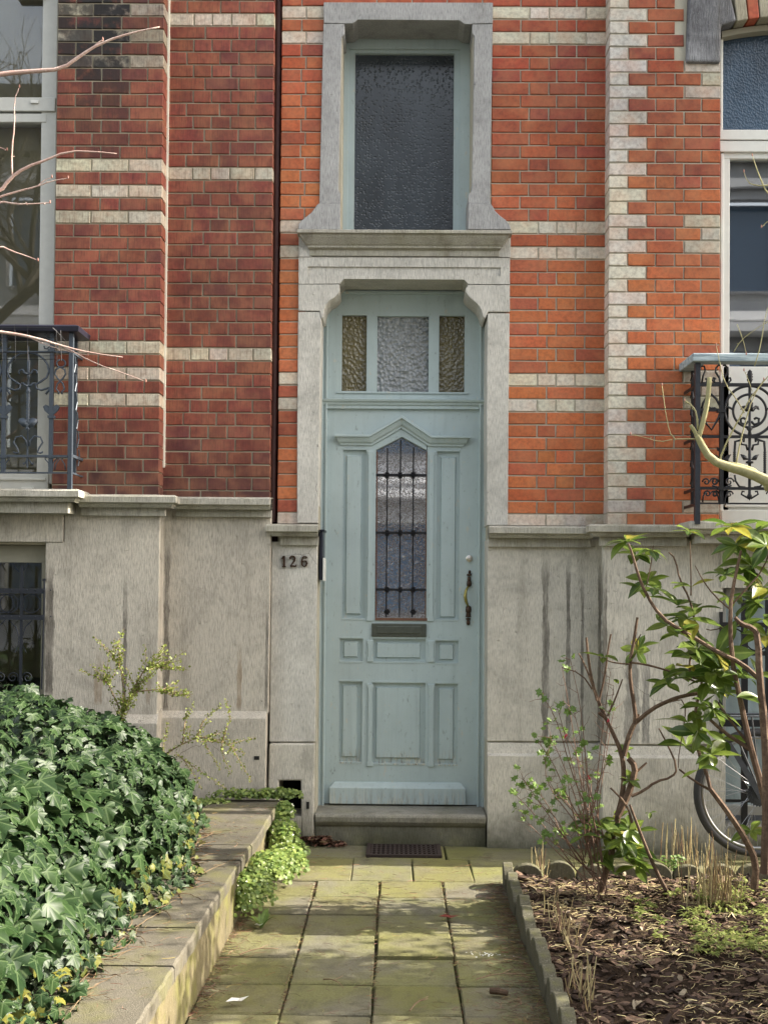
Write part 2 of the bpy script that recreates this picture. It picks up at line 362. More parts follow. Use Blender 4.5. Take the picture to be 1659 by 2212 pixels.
t = NT('dark_soil'); n1 = t.noise(30, 6, .75); n2 = t.noise(3, 3)
SOIL = t.fin(t.mix(t.ramp(n1, .35, .7), (.022, .014, .009), (.075, .05, .034)), .95, t.bump(n1, 1, .02), .1)
t = NT('asphalt'); n1 = t.noise(90, 4, .7)
ASPH = t.fin(t.mix(n1, (.035, .035, .035), (.075, .075, .072)), .9, t.bump(n1, .5, .005), .2)
b = MB(); b.add([(-60,-60,-.04),(60,-60,-.04),(60,60,-.04),(-60,60,-.04)], [(0,1,2,3)])
tag(b.build('ground', ASPH), kind='structure')

XJ = [-.67, -.37, -.07, .23, .53]
b = MB(); g = .0042
def slab(x0, x1, y0, y1, dz=0):
    k = R.uniform(.86, 1.08); b.col = (k, k*R.uniform(.97, 1.02), k*R.uniform(.85, 1.1), 0)
    q = lambda: R.uniform(-.004, .004)
    z = R.uniform(-.003, .003)+dz; e = .005
    o = [(x0+q(), y0+q()), (x1+q(), y0+q()), (x1+q(), y1+q()), (x0+q(), y1+q())]; tz = [z+R.uniform(-.003, .003) for _ in range(4)]
    i = [(o[0][0]+e, o[0][1]+e), (o[1][0]-e, o[1][1]+e), (o[2][0]-e, o[2][1]-e), (o[3][0]+e, o[3][1]-e)]
    b.add([(p[0], p[1], h) for p, h in zip(i, tz)]+[(p[0], p[1], h-.005) for p, h in zip(o, tz)]+[(p[0], p[1], -.035) for p in o],
          [(0,1,2,3),(4,5,1,0),(5,6,2,1),(6,7,3,2),(7,4,0,3),(8,9,5,4),(9,10,6,5),(10,11,7,6),(11,8,4,7)])
ys = [5.80-.3035*k for k in range(0, 19)]
for k in range(len(ys)-1):
    for a, c in zip(XJ, XJ[1:]):
        slab(a+g*.8, c-g*.8, ys[k+1]+g*1.6, ys[k]-g*1.6, .016 if (k == 3 and a == -.07) else 0)
xs = [-.76, -.21, .09, .385, .80, 1.3, 1.8, 2.3, 2.8]
for a, c in zip(xs, xs[1:]): slab(a+g*.6, c-g*.6, 5.80+g, 6.28-g)
xs = [-.76, -.14, .27, .75, 1.25, 1.75, 2.25, 2.8]
for a, c in zip(xs, xs[1:]): slab(a+g*.6, c-g*.6, 6.28+g*.6, 6.66)
tag(b.build('path', PAVE), kind='structure')
b = MB(); b.add([(-.9,-.2,-.019),(.54,-.2,-.019),(.54,6.7,-.019),(-.9,6.7,-.019)], [(0,1,2,3)]); b.add([(.541,5.7,-.019),(3,5.7,-.019),(3,6.7,-.019),(.541,6.7,-.019)], [(0,1,2,3)])
tag(b.build('joint_sand', m_mortar('mossy_joint', (.022, .020, .010), (.06, .068, .02))), kind='structure')
# soil bed on the right, garden soil on the left
b = MB(); nx, ny = 50, 60
for i in range(nx+1):
    for j in range(ny+1):
        x = .55+i*2.6/nx; y = .6+j*5.12/ny
        b.add([(x, y, .045+.03*noise.noise(Vector((x*3, y*3, 0)))+.02*noise.noise(Vector((x*11, y*11, 3))))], [])
b.f = [(i*(ny+1)+j, (i+1)*(ny+1)+j, (i+1)*(ny+1)+j+1, i*(ny+1)+j+1) for i in range(nx) for j in range(ny)]; b.m = [0]*len(b.f)
tag(b.build('flower_bed_soil', SOIL, smooth=True), kind='structure')
b = MB(); b.box(-4, -1.0, .5, 6.5, -.03, .2); tag(b.build('garden_soil', SOIL), kind='structure')

# ================================================================== HOUSES
def UV(pts, Y): return [(X(u, v, Y), Z(v, Y, u)) for u, v in pts]
def ubox(mb, u0, u1, v0, v1, yf, yb, Y=None):
    Y = Y or yf; um = (u0+u1)/2; vm = (v0+v1)/2
    mb.box(X(u0, vm, Y), X(u1, vm, Y), yf, yb, Z(v1, Y, um), Z(v0, Y, um))
def rows(mb, xa, xb, yf, yb, ztop, pitch, n0, n1, joints, color, jt=.0078, skip=None):
    for i in range(n0, n1):
        zt = ztop-i*pitch; zb = zt-pitch+.0072
        js = [xa-jt/2]+[x for x in joints(i) if xa+.02 < x < xb-.02]+[xb+jt/2]
        for k, (p, q) in enumerate(zip(js, js[1:])):
            if skip and skip(i, (p+q)/2): continue
            mb.col = color(i, k, (p+q)/2)
            mb.brick(p+jt/2, q-jt/2, yf, yb, zb, zt)
def vary(c, s=.15, h=.08):
    k = 1+R.uniform(-s, s); return (c[0]*k*(1+R.uniform(-h, h)), c[1]*k*(1+R.uniform(-h, h)*2), c[2]*k*(1+R.uniform(-h, h)*2))

# ---------------------------------------------- left house
LH = thing('brick_house', (-1.8, 6.4, 0), 'dull red brick house with cream bands, taking up the left third of the photo', 'house')
xpL, xpR = X(118, 600, YL), X(348, 600, YL)
xrL, xrR = X(355, 600, YLR), X(587, 600, YLR)
def joff(us, v, Y): return [X(u, v, Y) for u in us]
pe = joff([498*.3978, 700*.3978], 300, YL); po = joff([x*.3978 for x in (405, 547, 652, 797)], 300, YL)
ra = joff([x*.3978 for x in (1109, 1293)], 300, YLR); rb = joff([x*.3978 for x in (1047, 1146, 1250, 1385)], 300, YLR); rc = joff([x*.3978 for x in (1010, 1190, 1293)], 300, YLR)
zpL = Z(7, YL, 240); pitL = (zpL-Z(850.6, YL, 240))/30
zrL = Z(28.6, YLR, 470); pitR_ = (zrL-Z(752.4, YLR, 470))/26
def colL(i, k, x, rec=False):
    wh = (0, 2, 4, 12, 14, 16, 26, 28, 30) if not rec else (0, 12, 26)
    if i in wh: c = vary((.64, .59, .47), .12, .03)
    else:
        c = vary((.245, .062, .041) if R.random() < .85 else (.18, .050, .040), .11, .05)
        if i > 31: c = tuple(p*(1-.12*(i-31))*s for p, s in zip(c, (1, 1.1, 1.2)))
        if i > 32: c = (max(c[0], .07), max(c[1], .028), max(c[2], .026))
    s = 0
    if not rec and i < 12:
        s = max(0, 1-abs(x-X(215, 100, YL))/.22)*(1.25-i/12)*1.5
        if i < 5: s = max(s, 1.0-(x-xpL)*1.2)
    return (*c, max(0, min(1, s)))
b = MB()
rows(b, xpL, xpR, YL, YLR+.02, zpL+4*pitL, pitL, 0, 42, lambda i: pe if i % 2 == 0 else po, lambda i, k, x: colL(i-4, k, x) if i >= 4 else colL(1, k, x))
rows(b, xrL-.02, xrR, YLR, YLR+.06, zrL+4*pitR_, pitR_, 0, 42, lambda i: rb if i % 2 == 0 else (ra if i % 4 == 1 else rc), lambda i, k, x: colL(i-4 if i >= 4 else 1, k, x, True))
b.build('brick_wall', BR_L, LH)
zl = Z(1068, YL, 230)
b = MB()
b.wall(-2.75, xpR-.005, 0, 9.0, YL+.0065, 6.9, [(-2.6, xpL-.002, zl+.02, 9), (-2.6, X(97, 1330, YL), .2, Z(1176, YL, 60))])
b.wall(xrL-.03, xrR-.004, 0, 9.0, YLR+.0065, 6.95, [])
b.build('mortar_core', MO_L, LH)
b = MB(); b.box(-2.75, xrR-.01, YL+.02, 12, 5.3, 9.05); b.box(-2.75, -2.6, 6.4, 12, 0, 5.3)
b.build('upper_wall', BR_L, LH)
# added bright strip where pilaster meets recessed wall; lit edge put into its colour
b = MB(); b.box(xpR-.002, xpR+.010, YLR-.012, YLR+.003, Z(1010, YLR, 348), 5.2); b.build('lit_corner_strip', m_plain('lit_edge_cream', (.72, .70, .60), .9, bs=40, bstr=.4), LH)
# stone dado
b = MB()
zt, zp = Z(1068, YL, 230), Z(1545, YL, 340)
wx = X(98, 1330, YL)
b.prism([(wx, zp), (X(343, 1330, YL), zp), (X(347, 1100, YL), zt), (X(139, 1120, YL)+.004, zt), (X(139, 1120, YL)+.004, Z(1171, YL, 139)), (wx, Z(1171, YL, 98))], YL-.012, YLR+.05)
b.prism([(X(340, 1330, YLR), zp), (X(580, 1500, YLR), zp), (X(586, 1110, YLR), Z(1075, YLR, 470)), (X(340, 1100, YLR), Z(1075, YLR, 470))], YLR-.012, YLR+.06)
b.split('stone_dado', ST_L, LH, bevel=.004)
b = MB(); b.box(-2.75, X(139, 1120, YL), YL-.020, YLR+.05, Z(1172, YL, 60)+.002, zt); b.build('window_lintel', ST_L, LH, bevel=.004)
b = MB()   # plinth with a chamfered top
b.cornice(-2.75, X(343, 1560, YL), YL+.1, [(.15, -.02), (.15, Z(1561, YL, 300)), (.105, Z(1540, YL, 300)), (.05, Z(1536, YL, 300)), (0, Z(1532, YL, 300))], False, False)
b.cornice(X(340, 1560, YLR), X(576, 1600, YLR), YLR+.1, [(.145, -.02), (.145, Z(1550, YLR, 470)), (.11, Z(1535, YLR, 470)), (.05, Z(1531, YLR, 470)), (0, Z(1528, YLR, 470))], False, False)
b.split('plinth', ST_L, LH, bevel=.003)
b = MB(); ubox(b, 549, 560, 1634, 1642, YLR-.048, YLR-.04); b.build('air_hole', DARK, LH)
def ledge(b, u0, u1, vt, Y, left, right, hs=16, hb=112, pw=.05, extra=0):
    k = F/Y; z1 = Z(vt, Y-.1, (u0+u1)/2); um = (u0+u1)/2
    x0 = X(u0, vt+30, Y-.045-extra); x1 = X(u1, vt+30, Y-.045-extra)
    h = hb/400*.93
    b.cornice(x0, x1, Y, [(.0, z1-h), (.045+extra, z1-h), (.045+extra, z1-h+.085), (.060+extra, z1-h+.10), (.085+extra, z1-.065), (.095+extra, z1-.052), (.095+extra, z1-.046), (.118+extra, z1-.040), (.118+extra, z1-.010), (.108+extra, z1), (-.1, z1+.008)], left, right, .045+extra)
b = MB()
ledge(b, -300, 147, 1059, YL, False, True, extra=.12, hb=52)
b.build('ledge', ST_D, LH, bevel=.003)
b = MB(); ledge(b, 175, 356, 1069, YL, False, True, hb=46); b.build('ledge', ST_D, LH, bevel=.003)
b = MB(); ledge(b, 380, 586, 1074, YLR, False, False, hb=44); b.build('ledge', ST_D, LH, bevel=.003)
# party-wall downpipe
b = MB()
b.box(xrR-.004, X(612, 600, 6.7), 6.68, 6.72, 1.0, 5.2)
PZ = [(4.9), (4.0), (3.2), (2.4), Z(1128, 6.60, 597)]
xc = X(597, 550, 6.62)
b.tube([(xc, 6.635, 5.2), (xc-.003, 6.635, 3.5), (xc-.008, 6.635, Z(1128, 6.62, 597)+.002)], .021, 14)
b.build('downpipe', RUSTP, LH, smooth=False)

# windows
def glazing(house, u0, u1, v0, v1, Y, frame, mats, name='window', room=True, curtain=None):
    pass
WL = MB(); yw = 6.50
ubox(WL, 86, 119, -60, 1045, yw, yw+.08)                  # outer stile
ubox(WL, -400, 119, 208, 238, yw-.012, yw+.08)            # transom bar
ubox(WL, -400, 100, 243, 262, yw-.004, yw+.08)
ubox(WL, -400, 104, 1022, 1062, yw-.01, yw+.1)
ubox(WL, -400, 98, 1030, 1036, yw-.022, yw-.01)
wf = WL.build('window', WHITE, LH, bevel=.004)
b = MB(); b.box(X(86, 600, yw)-.002, -2.6, yw+.03, yw+.034, Z(1030, yw, 60), 5.2)
b.build('pane', GLASS, wf)
b = MB(); b.box(-2.62, xpL+.0, 7.6, 7.62, .9, 5.3); b.box(-2.62, -2.6, 6.6, 7.6, .9, 5.3); b.box(-2.62, xpL, 6.6, 7.6, 5.3, 5.32); b.box(-2.62, xpL, 6.6, 7.6, .9, 1.9)
b.build('room', m_plain('olive_room_wall', (.13, .12, .06), .9, var=.3, bs=3, bstr=.01), wf)
b = MB(); b.box(-2.59, xpL-.03, yw+.10, yw+.105, 1.9, 5.2); b.build('curtain', m_plain('olive_curtain', (.30, .28, .17), .9, var=.5, bs=2.2, bstr=.02), wf)
b = MB(); ubox(b, 66, 82, 215, 221, yw-.022, yw-.012); ubox(b, 92*.5, 72, 1052, 1058, yw-.022, yw-.01); b.split('drain_cap', WHITE2, wf)
b = MB(); b.box(-2.1, X(100, 40, yw), yw-.03, yw+.09, Z(-6, yw, 60), Z(-30, yw, 60)); b.build('roller_blind', BEIGE, wf)
# basement window
BW = MB(); yb_ = YL+.09
ubox(BW, -400, 100, 1176, 1214, yb_, yb_+.06); ubox(BW, 88, 100, 1212, 1560, yb_, yb_+.06)
bw = BW.build('basement_window', BEIGE, LH, bevel=.003)
b = MB(); ubox(b, -400, 89, 1213, 1600, yb_+.025, yb_+.028, yb_); b.build('pane', GLASS, bw)
b = MB(); b.box(-2.5, X(100, 1300, yb_), 7.0, 7.02, .2, 1.75); b.build('room', m_plain('basement_wall', (.07, .06, .045), .9, var=.4, bs=4, bstr=.01), bw)
def P3(cx, cy): return P(.1627*cx, 1140+.1627*cy, YL-.03)
G = MB(); yg = YL-.03
ubox(G, -300, 96, 1270, 1281, yg, yg+.012); ubox(G, -300, 94, 1327, 1338, yg, yg+.012)
G.tube([P3(590, 680), P3(585, 1100), P3(552, 2150)], .005, 6)
G.box(X(93, 1250, yg)-.003, X(97, 1250, yg), yg, YL+.02, Z(1256, yg, 95), Z(1250, yg, 95))
for uu in (-15, 43.5, -78):
    ubox(G, uu-3.5+2, uu+3.5+1, 1222, 1560, yg+.012, yg+.022)
    for s in (-1, 1):
        G.tube([P(uu+1+s*3, 1236, yg+.017), P(uu+1+s*10, 1228, yg+.017), P(uu+1+s*17, 1216, yg+.017)], .003, 5)
        for (cv, r) in ((1304, 20),):
            c = P(uu+s*24, cv, yg+.01); rr = r/F*yg
            G.tube([(c.x+rr*math.cos(a), c.y, c.z+rr*math.sin(a)) for a in [k*math.pi/12 for k in range(25)]], .0035, 5)
        G.tube([P(uu+1+s*25, 1340, yg+.017), P(uu+1+s*10, 1355, yg+.017), P(uu+1+s*3.5, 1376, yg+.017), P(uu+1+s*5, 1395, yg+.017), P(uu+1+s*12, 1410, yg+.017)], .003, 5)
        c = P(uu+s*16, 1464, yg+.017); G.tube([(c.x+s*(.005+.027*k/20)*math.cos(k*.5), c.y, c.z+(.005+.027*k/20)*math.sin(k*.5)) for k in range(21)], .003, 5)
for k in range(-3, 7):
    for vv in (1275, 1332): G.lathe((X(8+k*17, vv, yg), yg-.0, Z(vv, yg, 8+k*17)), [(.004, 0), (.004, -.004), (.001, -.006)], 6, 'y')
G.build('grille', IRON_B, bw)

# left balcony railing
def C1(cx, cy, Y=6.2): return P(.19*cx, 684+.19*cy, Y)
RL = thing  # placeholder
YB = 6.20
T = MB(); T.cornice(-2.4, X(160, 712, YB), YB+.2, [(.2, Z(719, YB, 80)), (.23, Z(717, YB, 80)), (.235, Z(706, YB, 80)), (.215, Z(702, YB, 80)), (.15, Z(701, YB, 80))], False, True, .2)
rail = T.build('balcony_railing', m_plain('dark_violet_iron', (.022, .022, .038), .4, .2, .5, 50, .2, .2), LH, bevel=.003)
b = MB()
ubox(b, 147, 156, 716, 1060, YB, YB+.025)
b.build('post', IRON_G, rail)
b = MB(); ubox(b, 158, 165, 716, 1025, YL-.04, YL-.02)
for (v0, v1) in ((980, 986), (756, 760), (1019, 1022)): b.box(X(152, v0, YB)-.006, X(152, v0, YB)+.006, YB+.02, YL, Z(v1, YB, 150), Z(v0, YB, 150))
for k in range(6):
    c = (X(152, 900, YB), YB+.06+.02*k, Z(800+k*40, YB, 150)); b.tube([c, (c[0], c[1]+.03, c[2]+.05), (c[0], c[1]+.01, c[2]+.09)], .004, 5)
b.build('side_panel', IRON_G, rail)
for uu in (110, 7.5, -95):
    b = MB(); b.box(X(uu-4.2, 870, YB), X(uu+4.2, 870, YB), YB+.002, YB+.020, Z(1020, YB, uu), Z(719, YB, uu))
    for vv in (986, 900, 756): ubox(b, uu-7, uu+7, vv-3, vv+3, YB-.003, YB+.025, YB)
    for s in (-1, 1):     # acanthus leaves and little scrolls
        b.prism(UV([(uu, 900), (uu+s*7, 893), (uu+s*14, 887), (uu+s*18, 878), (uu+s*12, 873), (uu+s*6, 876), (uu, 884)], YB), YB+.004, YB+.014)
        b.tube([P(uu+s*4, 1015, YB+.01), P(uu+s*5, 1000, YB+.01), P(uu+s*12, 992, YB+.01), P(uu+s*13, 988, YB+.01), P(uu+s*8, 988, YB+.01)], .0035, 5)
        b.tube([P(uu+s*3, 748, YB+.01), P(uu+s*9, 753, YB+.01), P(uu+s*14, 752, YB+.01), P(uu+s*15, 747, YB+.01)], .0035, 5)
        b.tube([P(uu+s*3, 735, YB+.01), P(uu+s*8, 727, YB+.01), P(uu+s*13, 722, YB+.01), P(uu+s*8, 719, YB+.01)], .0035, 5)
    b.build('post', IRON_G, rail)
b = MB()
ubox(b, -400, 147, 981, 986, YB, YB+.02); ubox(b, -400, 147, 756, 760, YB, YB+.018); ubox(b, -400, 147, 1018, 1021, YB, YB+.018)
b.build('crossbar', IRON_G, rail)
def lyre(cx, s):
    q = lambda x, y: C1(cx+s*x, y, YB+.01)
    return [q(0, 408), q(90, 420), q(170, 470), q(220, 540), q(238, 620), q(210, 690), q(140, 740), q(85, 770), q(95, 815), q(150, 835), q(215, 815), q(240, 800), q(232, 840), q(200, 880)]
for cx in (320, -222):
    b = MB()
    for s in (-1, 1):
        b.tube(lyre(cx, s), .0058, 6)
        q = lambda x, y: C1(cx+s*x, y, YB+.01)
        b.tube([q(15, 1470), q(20, 1410), q(70, 1355), q(140, 1370), q(165, 1430), q(120, 1500), q(105, 1545), q(140, 1550), q(170, 1535)], .005, 6)
        b.tube([q(5, 650), q(40, 640), q(60, 600), q(95, 610), q(105, 640), q(95, 655)], [.008, .007, .007, .006, .005, .003], 6)
        b.tube([q(5, 790), q(40, 775), q(55, 755), q(80, 755)], [.007, .006, .006, .005], 6)
        b.prism([(p.x, p.z) for p in (q(0, 1270), q(60, 1250), q(110, 1200), q(100, 1160), q(50, 1150), q(0, 1180))], YB+.004, YB+.016)
        b.tube([q(10, 1620), q(25, 1650), q(50, 1680), q(60, 1660)], .004, 5)
    b.split('scroll', IRON_G, rail, smooth=True)
    b = MB(); c = C1(cx, 1000, YB+.012); z = lambda cy: C1(cx, cy, YB).z-c.z
    prof = [(.001, z(1720)), (.007, z(1690)), (.006, z(1600)), (.005, z(1290)), (.011, z(1280)), (.011, z(1255))]
    for k in range(11): h0 = 1245-k*37; prof += [(.0075, z(h0)), (.0125, z(h0-18))]
    prof += [(.013, z(835)), (.007, z(815)), (.005, z(700)), (.011, z(690)), (.006, z(640)), (.010, z(520)), (.004, z(455)), (.003, z(330))]
    b.lathe(c, prof, 10); b.build('spindle', IRON_G, rail, smooth=True)
b = MB()   # figure of eight beside the corner post
b.tube([C1(695+50*math.sin(a)*(1 if True else 1), 530-45*math.cos(a), YB+.01) for a in [k*.5 for k in range(13)]], .0048, 6)
for s in (-1, 1): b.tube([C1(685+s*x, y, YB+.01) for x, y in ((8, 575), (50, 600), (62, 650), (30, 700), (-30, 760), (-48, 820), (-20, 850), (-20, 880))], .0048, 6)
for s in (-1, 1): b.tube([C1(685+s*x, y, YB+.01) for x, y in ((60, 1740), (50, 1680), (25, 1640), (10, 1620), (30, 1610))], .0035, 5)
b.split('scroll', IRON_G, rail, smooth=True)
b = MB()   # wire basket hung on the rail
for cy in (240, 290, 410, 450, 490): b.tube([C1(-400, cy-10, YB-.05), C1(250, cy-4, YB-.05), C1(650, cy-8, YB-.04)], .0016, 4)
for cx in (-60, 20, 170, 310, 640, 690): b.tube([C1(cx, 150, YB-.05), C1(cx+5, 300, YB-.05), C1(cx+8, 500, YB-.05)], .0016, 4)
b.tube([C1(-200, 128, YB-.05), C1(300, 124, YB-.05), C1(600, 126, YB-.05), C1(640, 160, YB-.04), C1(740, 270, YB-.03)], .002, 5)
for cx in (165, 315): b.tube([C1(cx, 320 if cx > 200 else 190, YB-.05), C1(cx, 100, YB-.05), C1(cx+8, 85, YB), C1(cx+25, 88, YB+.03)], .002, 5)
tag(b.build('wire_basket', IRON_K), 'thin black wire basket hooked over the left balcony rail', 'wire basket')

# ---------------------------------------------- red house
RH = thing('brick_house', (.3, 6.6, 0), 'bright orange brick house with the pale blue door numbered 126', 'house')
x0R, x1R = X(604, 600, YR), X(1307, 600, YR)
zR0 = Z(14.5, YR, 1190); pR = (zR0-Z(1112, YR, 1190))/40
mA = lambda cxs, v: [X(1058.4+.3617*c, v, YR) for c in cxs]
A, Bq, Ab, Bb = mA((181, 397, 515), 300), mA((233, 350, 572), 300), mA((285, 396, 510), 700), mA((340, 567), 700)
lA, lB = [X(600+.3255*152, 300, YR)], [X(600+.3255*182, 300, YR)]
whites = (0, 2, 17, 19, 29, 31, 40)
def jR(i):
    i -= 4
    if i < 17: return (A if i % 2 else Bq)+(lA if i % 2 else lB)
    return (Ab if i % 2 else Bb)+(([X(1225, 1110, YR)]) if i == 40 else [])
def colR(i, k, x):
    if i in whites: return (*vary((.68, .63, .52), .08, .02), 0)
    f = max(0, min(1, (i-1)/22)); f = f*.88+.12*R.random()
    if x < 0: f = min(1, f+.25)
    a, c = (.36, .066, .034), (.53, .150, .052)
    c = tuple(p+(q-p)*f for p, q in zip(a, c))
    r = R.random()
    if r < .16: c = (c[0]*.84, c[1]*.80, c[2]*1.1)
    elif r < .22: c = (c[0]*.76, c[1]*.66, c[2]*.9)
    return (*vary(c, .10, .05), 0)
b = MB()
sk = lambda i, x: X(712, 300, YR) < x < X(1052, 300, YR)
zb_c = lambda i, k, x: colR(i-4, k, x)
# left strip and right bay; the stone surround covers the inner ends
rows(b, x0R, X(705, 300, YR), YR, YR+.05, zR0+4*pR, pR, 0, 21, jR, zb_c)
rows(b, x0R, X(660, 700, YR), YR, YR+.05, zR0+4*pR, pR, 21, 45, lambda i: [], zb_c)
rows(b, X(1062, 300, YR), x1R, YR, YR+.05, zR0+4*pR, pR, 0, 21, jR, zb_c)
rows(b, X(1090, 700, YR), x1R, YR, YR+.05, zR0+4*pR, pR, 21, 45, jR, zb_c)
b.col = (.45, .09, .04, 0)
rows(b, X(700, 0, YR), X(1068, 0, YR), YR, YR+.05, zR0+4*pR, pR, 0, 4, lambda i: [X(700+k*76+(i % 2)*38, 0, YR) for k in range(1, 6)], zb_c)
# pilaster with quoins
kq = .3617
qS, qL = [X(1058.4+kq*c, 500, YQ) for c in (822, 988, 1104, 1261)], [X(1058.4+kq*c, 500, YQ) for c in (934, 1158)]
xq0, xq1 = X(1315, 560, YQ), X(1555, 560, YQ)
def colQ(i, k, x):
    i -= 4
    r = len([c for c in (qL if i % 2 else qS) if c < x])
    last = 2 if i % 2 else 4
    if r == 0: return (*vary((.66, .62, .53) if i > 12 else (.58, .57, .52), .06, .02), 0)
    if r == last and i in (5, 6, 7, 17, 18, 19, 29, 30, 31, 39): return (*vary((.50, .47, .39), .1, .03), 0)
    j = i+3
    while j in whites: j += 1
    c = colR(j, k, x)
    f = max(0, min(1, 1-i/26)); return tuple(p*(1-.28*f) for p in c[:3])+(max(0, .55-i*.15) if x > X(1440, 10, YQ) else 0,)
rows(b, xq0, xq1, YQ, YR+.03, zR0+4*pR, pR, 0, 45, lambda i: qL if (i-4) % 2 else qS, colQ,
     skip=lambda i, x: i < 9 and x > X(1483, 60, YQ))
b.build('brick_wall', BR_R, RH)
zd = Z(1130, YR, 830)
dx0, dx1 = X(686, 1300, YR), X(1054, 1300, YR)
wx0, wx1 = X(738, 270, YR), X(1020, 270, YR)
b = MB()
b.wall(x0R+.004, 4.6, 0, 9.0, YR+.007, 6.9, [(dx0, dx1, .0, Z(602, YR, 830)), (wx0, wx1, Z(500, YR, 830), Z(40, YR, 830)), (xq1-.01, 3.6, .0, Z(-60, YR, 1600)),
    (X(603, 1730, YR), X(651, 1730, YR), Z(1765, YR, 625), Z(1685, YR, 625))])
b.wall(xq0+.003, 4.6, .0, 5.3, YQ+.007, YR+.02, [(xq1-.002, 3.6, 0, 5.0)])
b.build('mortar_core', MO_R, RH)
b = MB(); b.box(x0R+.004, 4.6, YR+.02, 12, 5.3, 9.05); b.box(4.2, 4.6, 6.4, 12, 0, 5.3); b.build('upper_wall', BR_R, RH)

# stone surround of the upper window
q2 = lambda cx, cy: (600+.3255*cx, .3255*cy)
q5 = lambda cx, cy: (600+.3255*cx, 570+.3255*cy)
yk = 6.82
b = MB()
b.prism(UV([q2(305, 10), q2(1428, 12), q2(1427, 150), q2(1288, 153), q2(1283, 156), q2(1240, 155), q2(1205, 131), q2(530, 126), q2(500, 150), q2(445, 152), q2(305, 148)], YS), YS, yk)
b.build('window_head', ST_U, RH, bevel=.003)
b = MB()
b.prism(UV([q2(303, 153), q2(443, 155), q2(443, 225), q2(424, 240), q2(402, 1255), q2(415, 1280), q2(415, 1347), q2(276, 1347), q2(290, 700)], YS), YS, yk)
b.prism(UV([q2(275, 1351), q2(415, 1351), q2(414, 1524), q2(140, 1524), q2(140, 1490), q2(160, 1465), q2(190, 1440), q2(225, 1412), q2(245, 1385), q2(262, 1360)], YS), YS-.012, yk)
b.prism(UV([q2(1290, 157), q2(1426, 155), q2(1418, 700), q2(1408, 1347), q2(1265, 1347), q2(1265, 1290), q2(1288, 1262), q2(1305, 235), q2(1290, 215)], YS), YS, yk)
b.prism(UV([q2(1265, 1351), q2(1410, 1351), q2(1425, 1370), q2(1440, 1400), q2(1470, 1430), q2(1510, 1460), q2(1535, 1490), q2(1547, 1524), q2(1262, 1524)], YS), YS-.012, yk)
b.split('window_jamb', ST_U, RH, bevel=.003)
# sill and architrave
b = MB(); zs = lambda cy: Z(.3255*cy, YS-.06, 870)
b.cornice(X(669, 520, YS), X(1078, 520, YS), YS+.1, [(.105, Z(553, YS, 870)), (.105, zs(1640)), (.125, zs(1630)), (.125, zs(1618)), (.135, zs(1608)), (.160, zs(1570)), (.165, zs(1553)), (.18, zs(1551)), (.18, zs(1531)), (.172, zs(1527)), (-.1, zs(1516))], True, True, .115)
b.build('window_sill', ST_D, RH, bevel=.002)
b = MB()
b.prism(UV([q2(140, 1530), q2(222, 1550), q2(226, 1702), q2(140, 1702)], YS), YS, YS+.12); b.prism(UV([q2(1452, 1550), q2(1546, 1532), q2(1546, 1705), q2(1450, 1704)], YS), YS, YS+.12)
b.box(X(669, 540, YS), X(1073, 540, YS), YS+.012, YS+.12, Z(557, YS, 870), Z(530, YS, 870))
b.split('sill_block', ST_S, RH, bevel=.003)
b = MB()
LT = [q2(140, 1708), q2(1540, 1712), q2(1540, 1886), q5(1265, 133), q5(1238, 104), q5(440, 99), q5(412, 130), q2(140, 1884)]
# architrave with a sunk long panel: four bars round a set-back field
yA = YS-.006; pz0, pz1, pu0, pu1 = Z(595.8, YS, 870), Z(576.5, YS, 870), X(665, 585, YS), X(1081, 585, YS)
top = UV([q2(140, 1708), q2(1540, 1712)], YS); bot = UV(LT[2:], YS)
b.prism([top[0], top[1], (top[1][0], pz1), (top[0][0], pz1)], yA, yk)
b.prism([(top[0][0], pz0), (top[1][0], pz0)]+bot, yA, yk)
b.box(top[0][0], pu0, yA, yk, pz0, pz1); b.box(pu1, top[1][0], yA, yk, pz0, pz1); b.box(pu0, pu1, yA+.009, yk, pz0, pz1)
b.build('door_head', ST_S, RH)
b = MB()
b.prism(UV([q5(137, 134), q5(410, 134), q5(410, 180), q5(400, 200), q5(378, 222), q5(345, 242), q5(322, 268), q5(310, 300), q5(303, 352), q5(290, 362), q5(278, 312), q5(137, 310)], YS), YS-.004, yk)
b.prism(UV([q5(1262, 137), q5(1540, 138), q5(1540, 318), q5(1394, 318), q5(1378, 362), q5(1362, 350), q5(1350, 305), q5(1330, 272), q5(1300, 245), q5(1265, 215), q5(1248, 188), q5(1245, 165)], YS), YS-.004, yk)
b.split('door_bracket', ST_S, RH, bevel=.004)
b = MB()
b.prism(UV([(644, 673), (690.5, 673), (694, 690), (690, 900), (687, 1130), (641.5, 1130), (642, 900)], YS), YS, yk)
b.build('door_jamb', ST_S, RH, bevel=.004)
b = MB(); b.prism(UV([(1053, 676), (1101, 676), (1098.5, 900), (1097, 1135), (1052, 1135), (1051, 900)], YS), YS, yk)
b.build('door_jamb', ST_S, RH, bevel=.004)
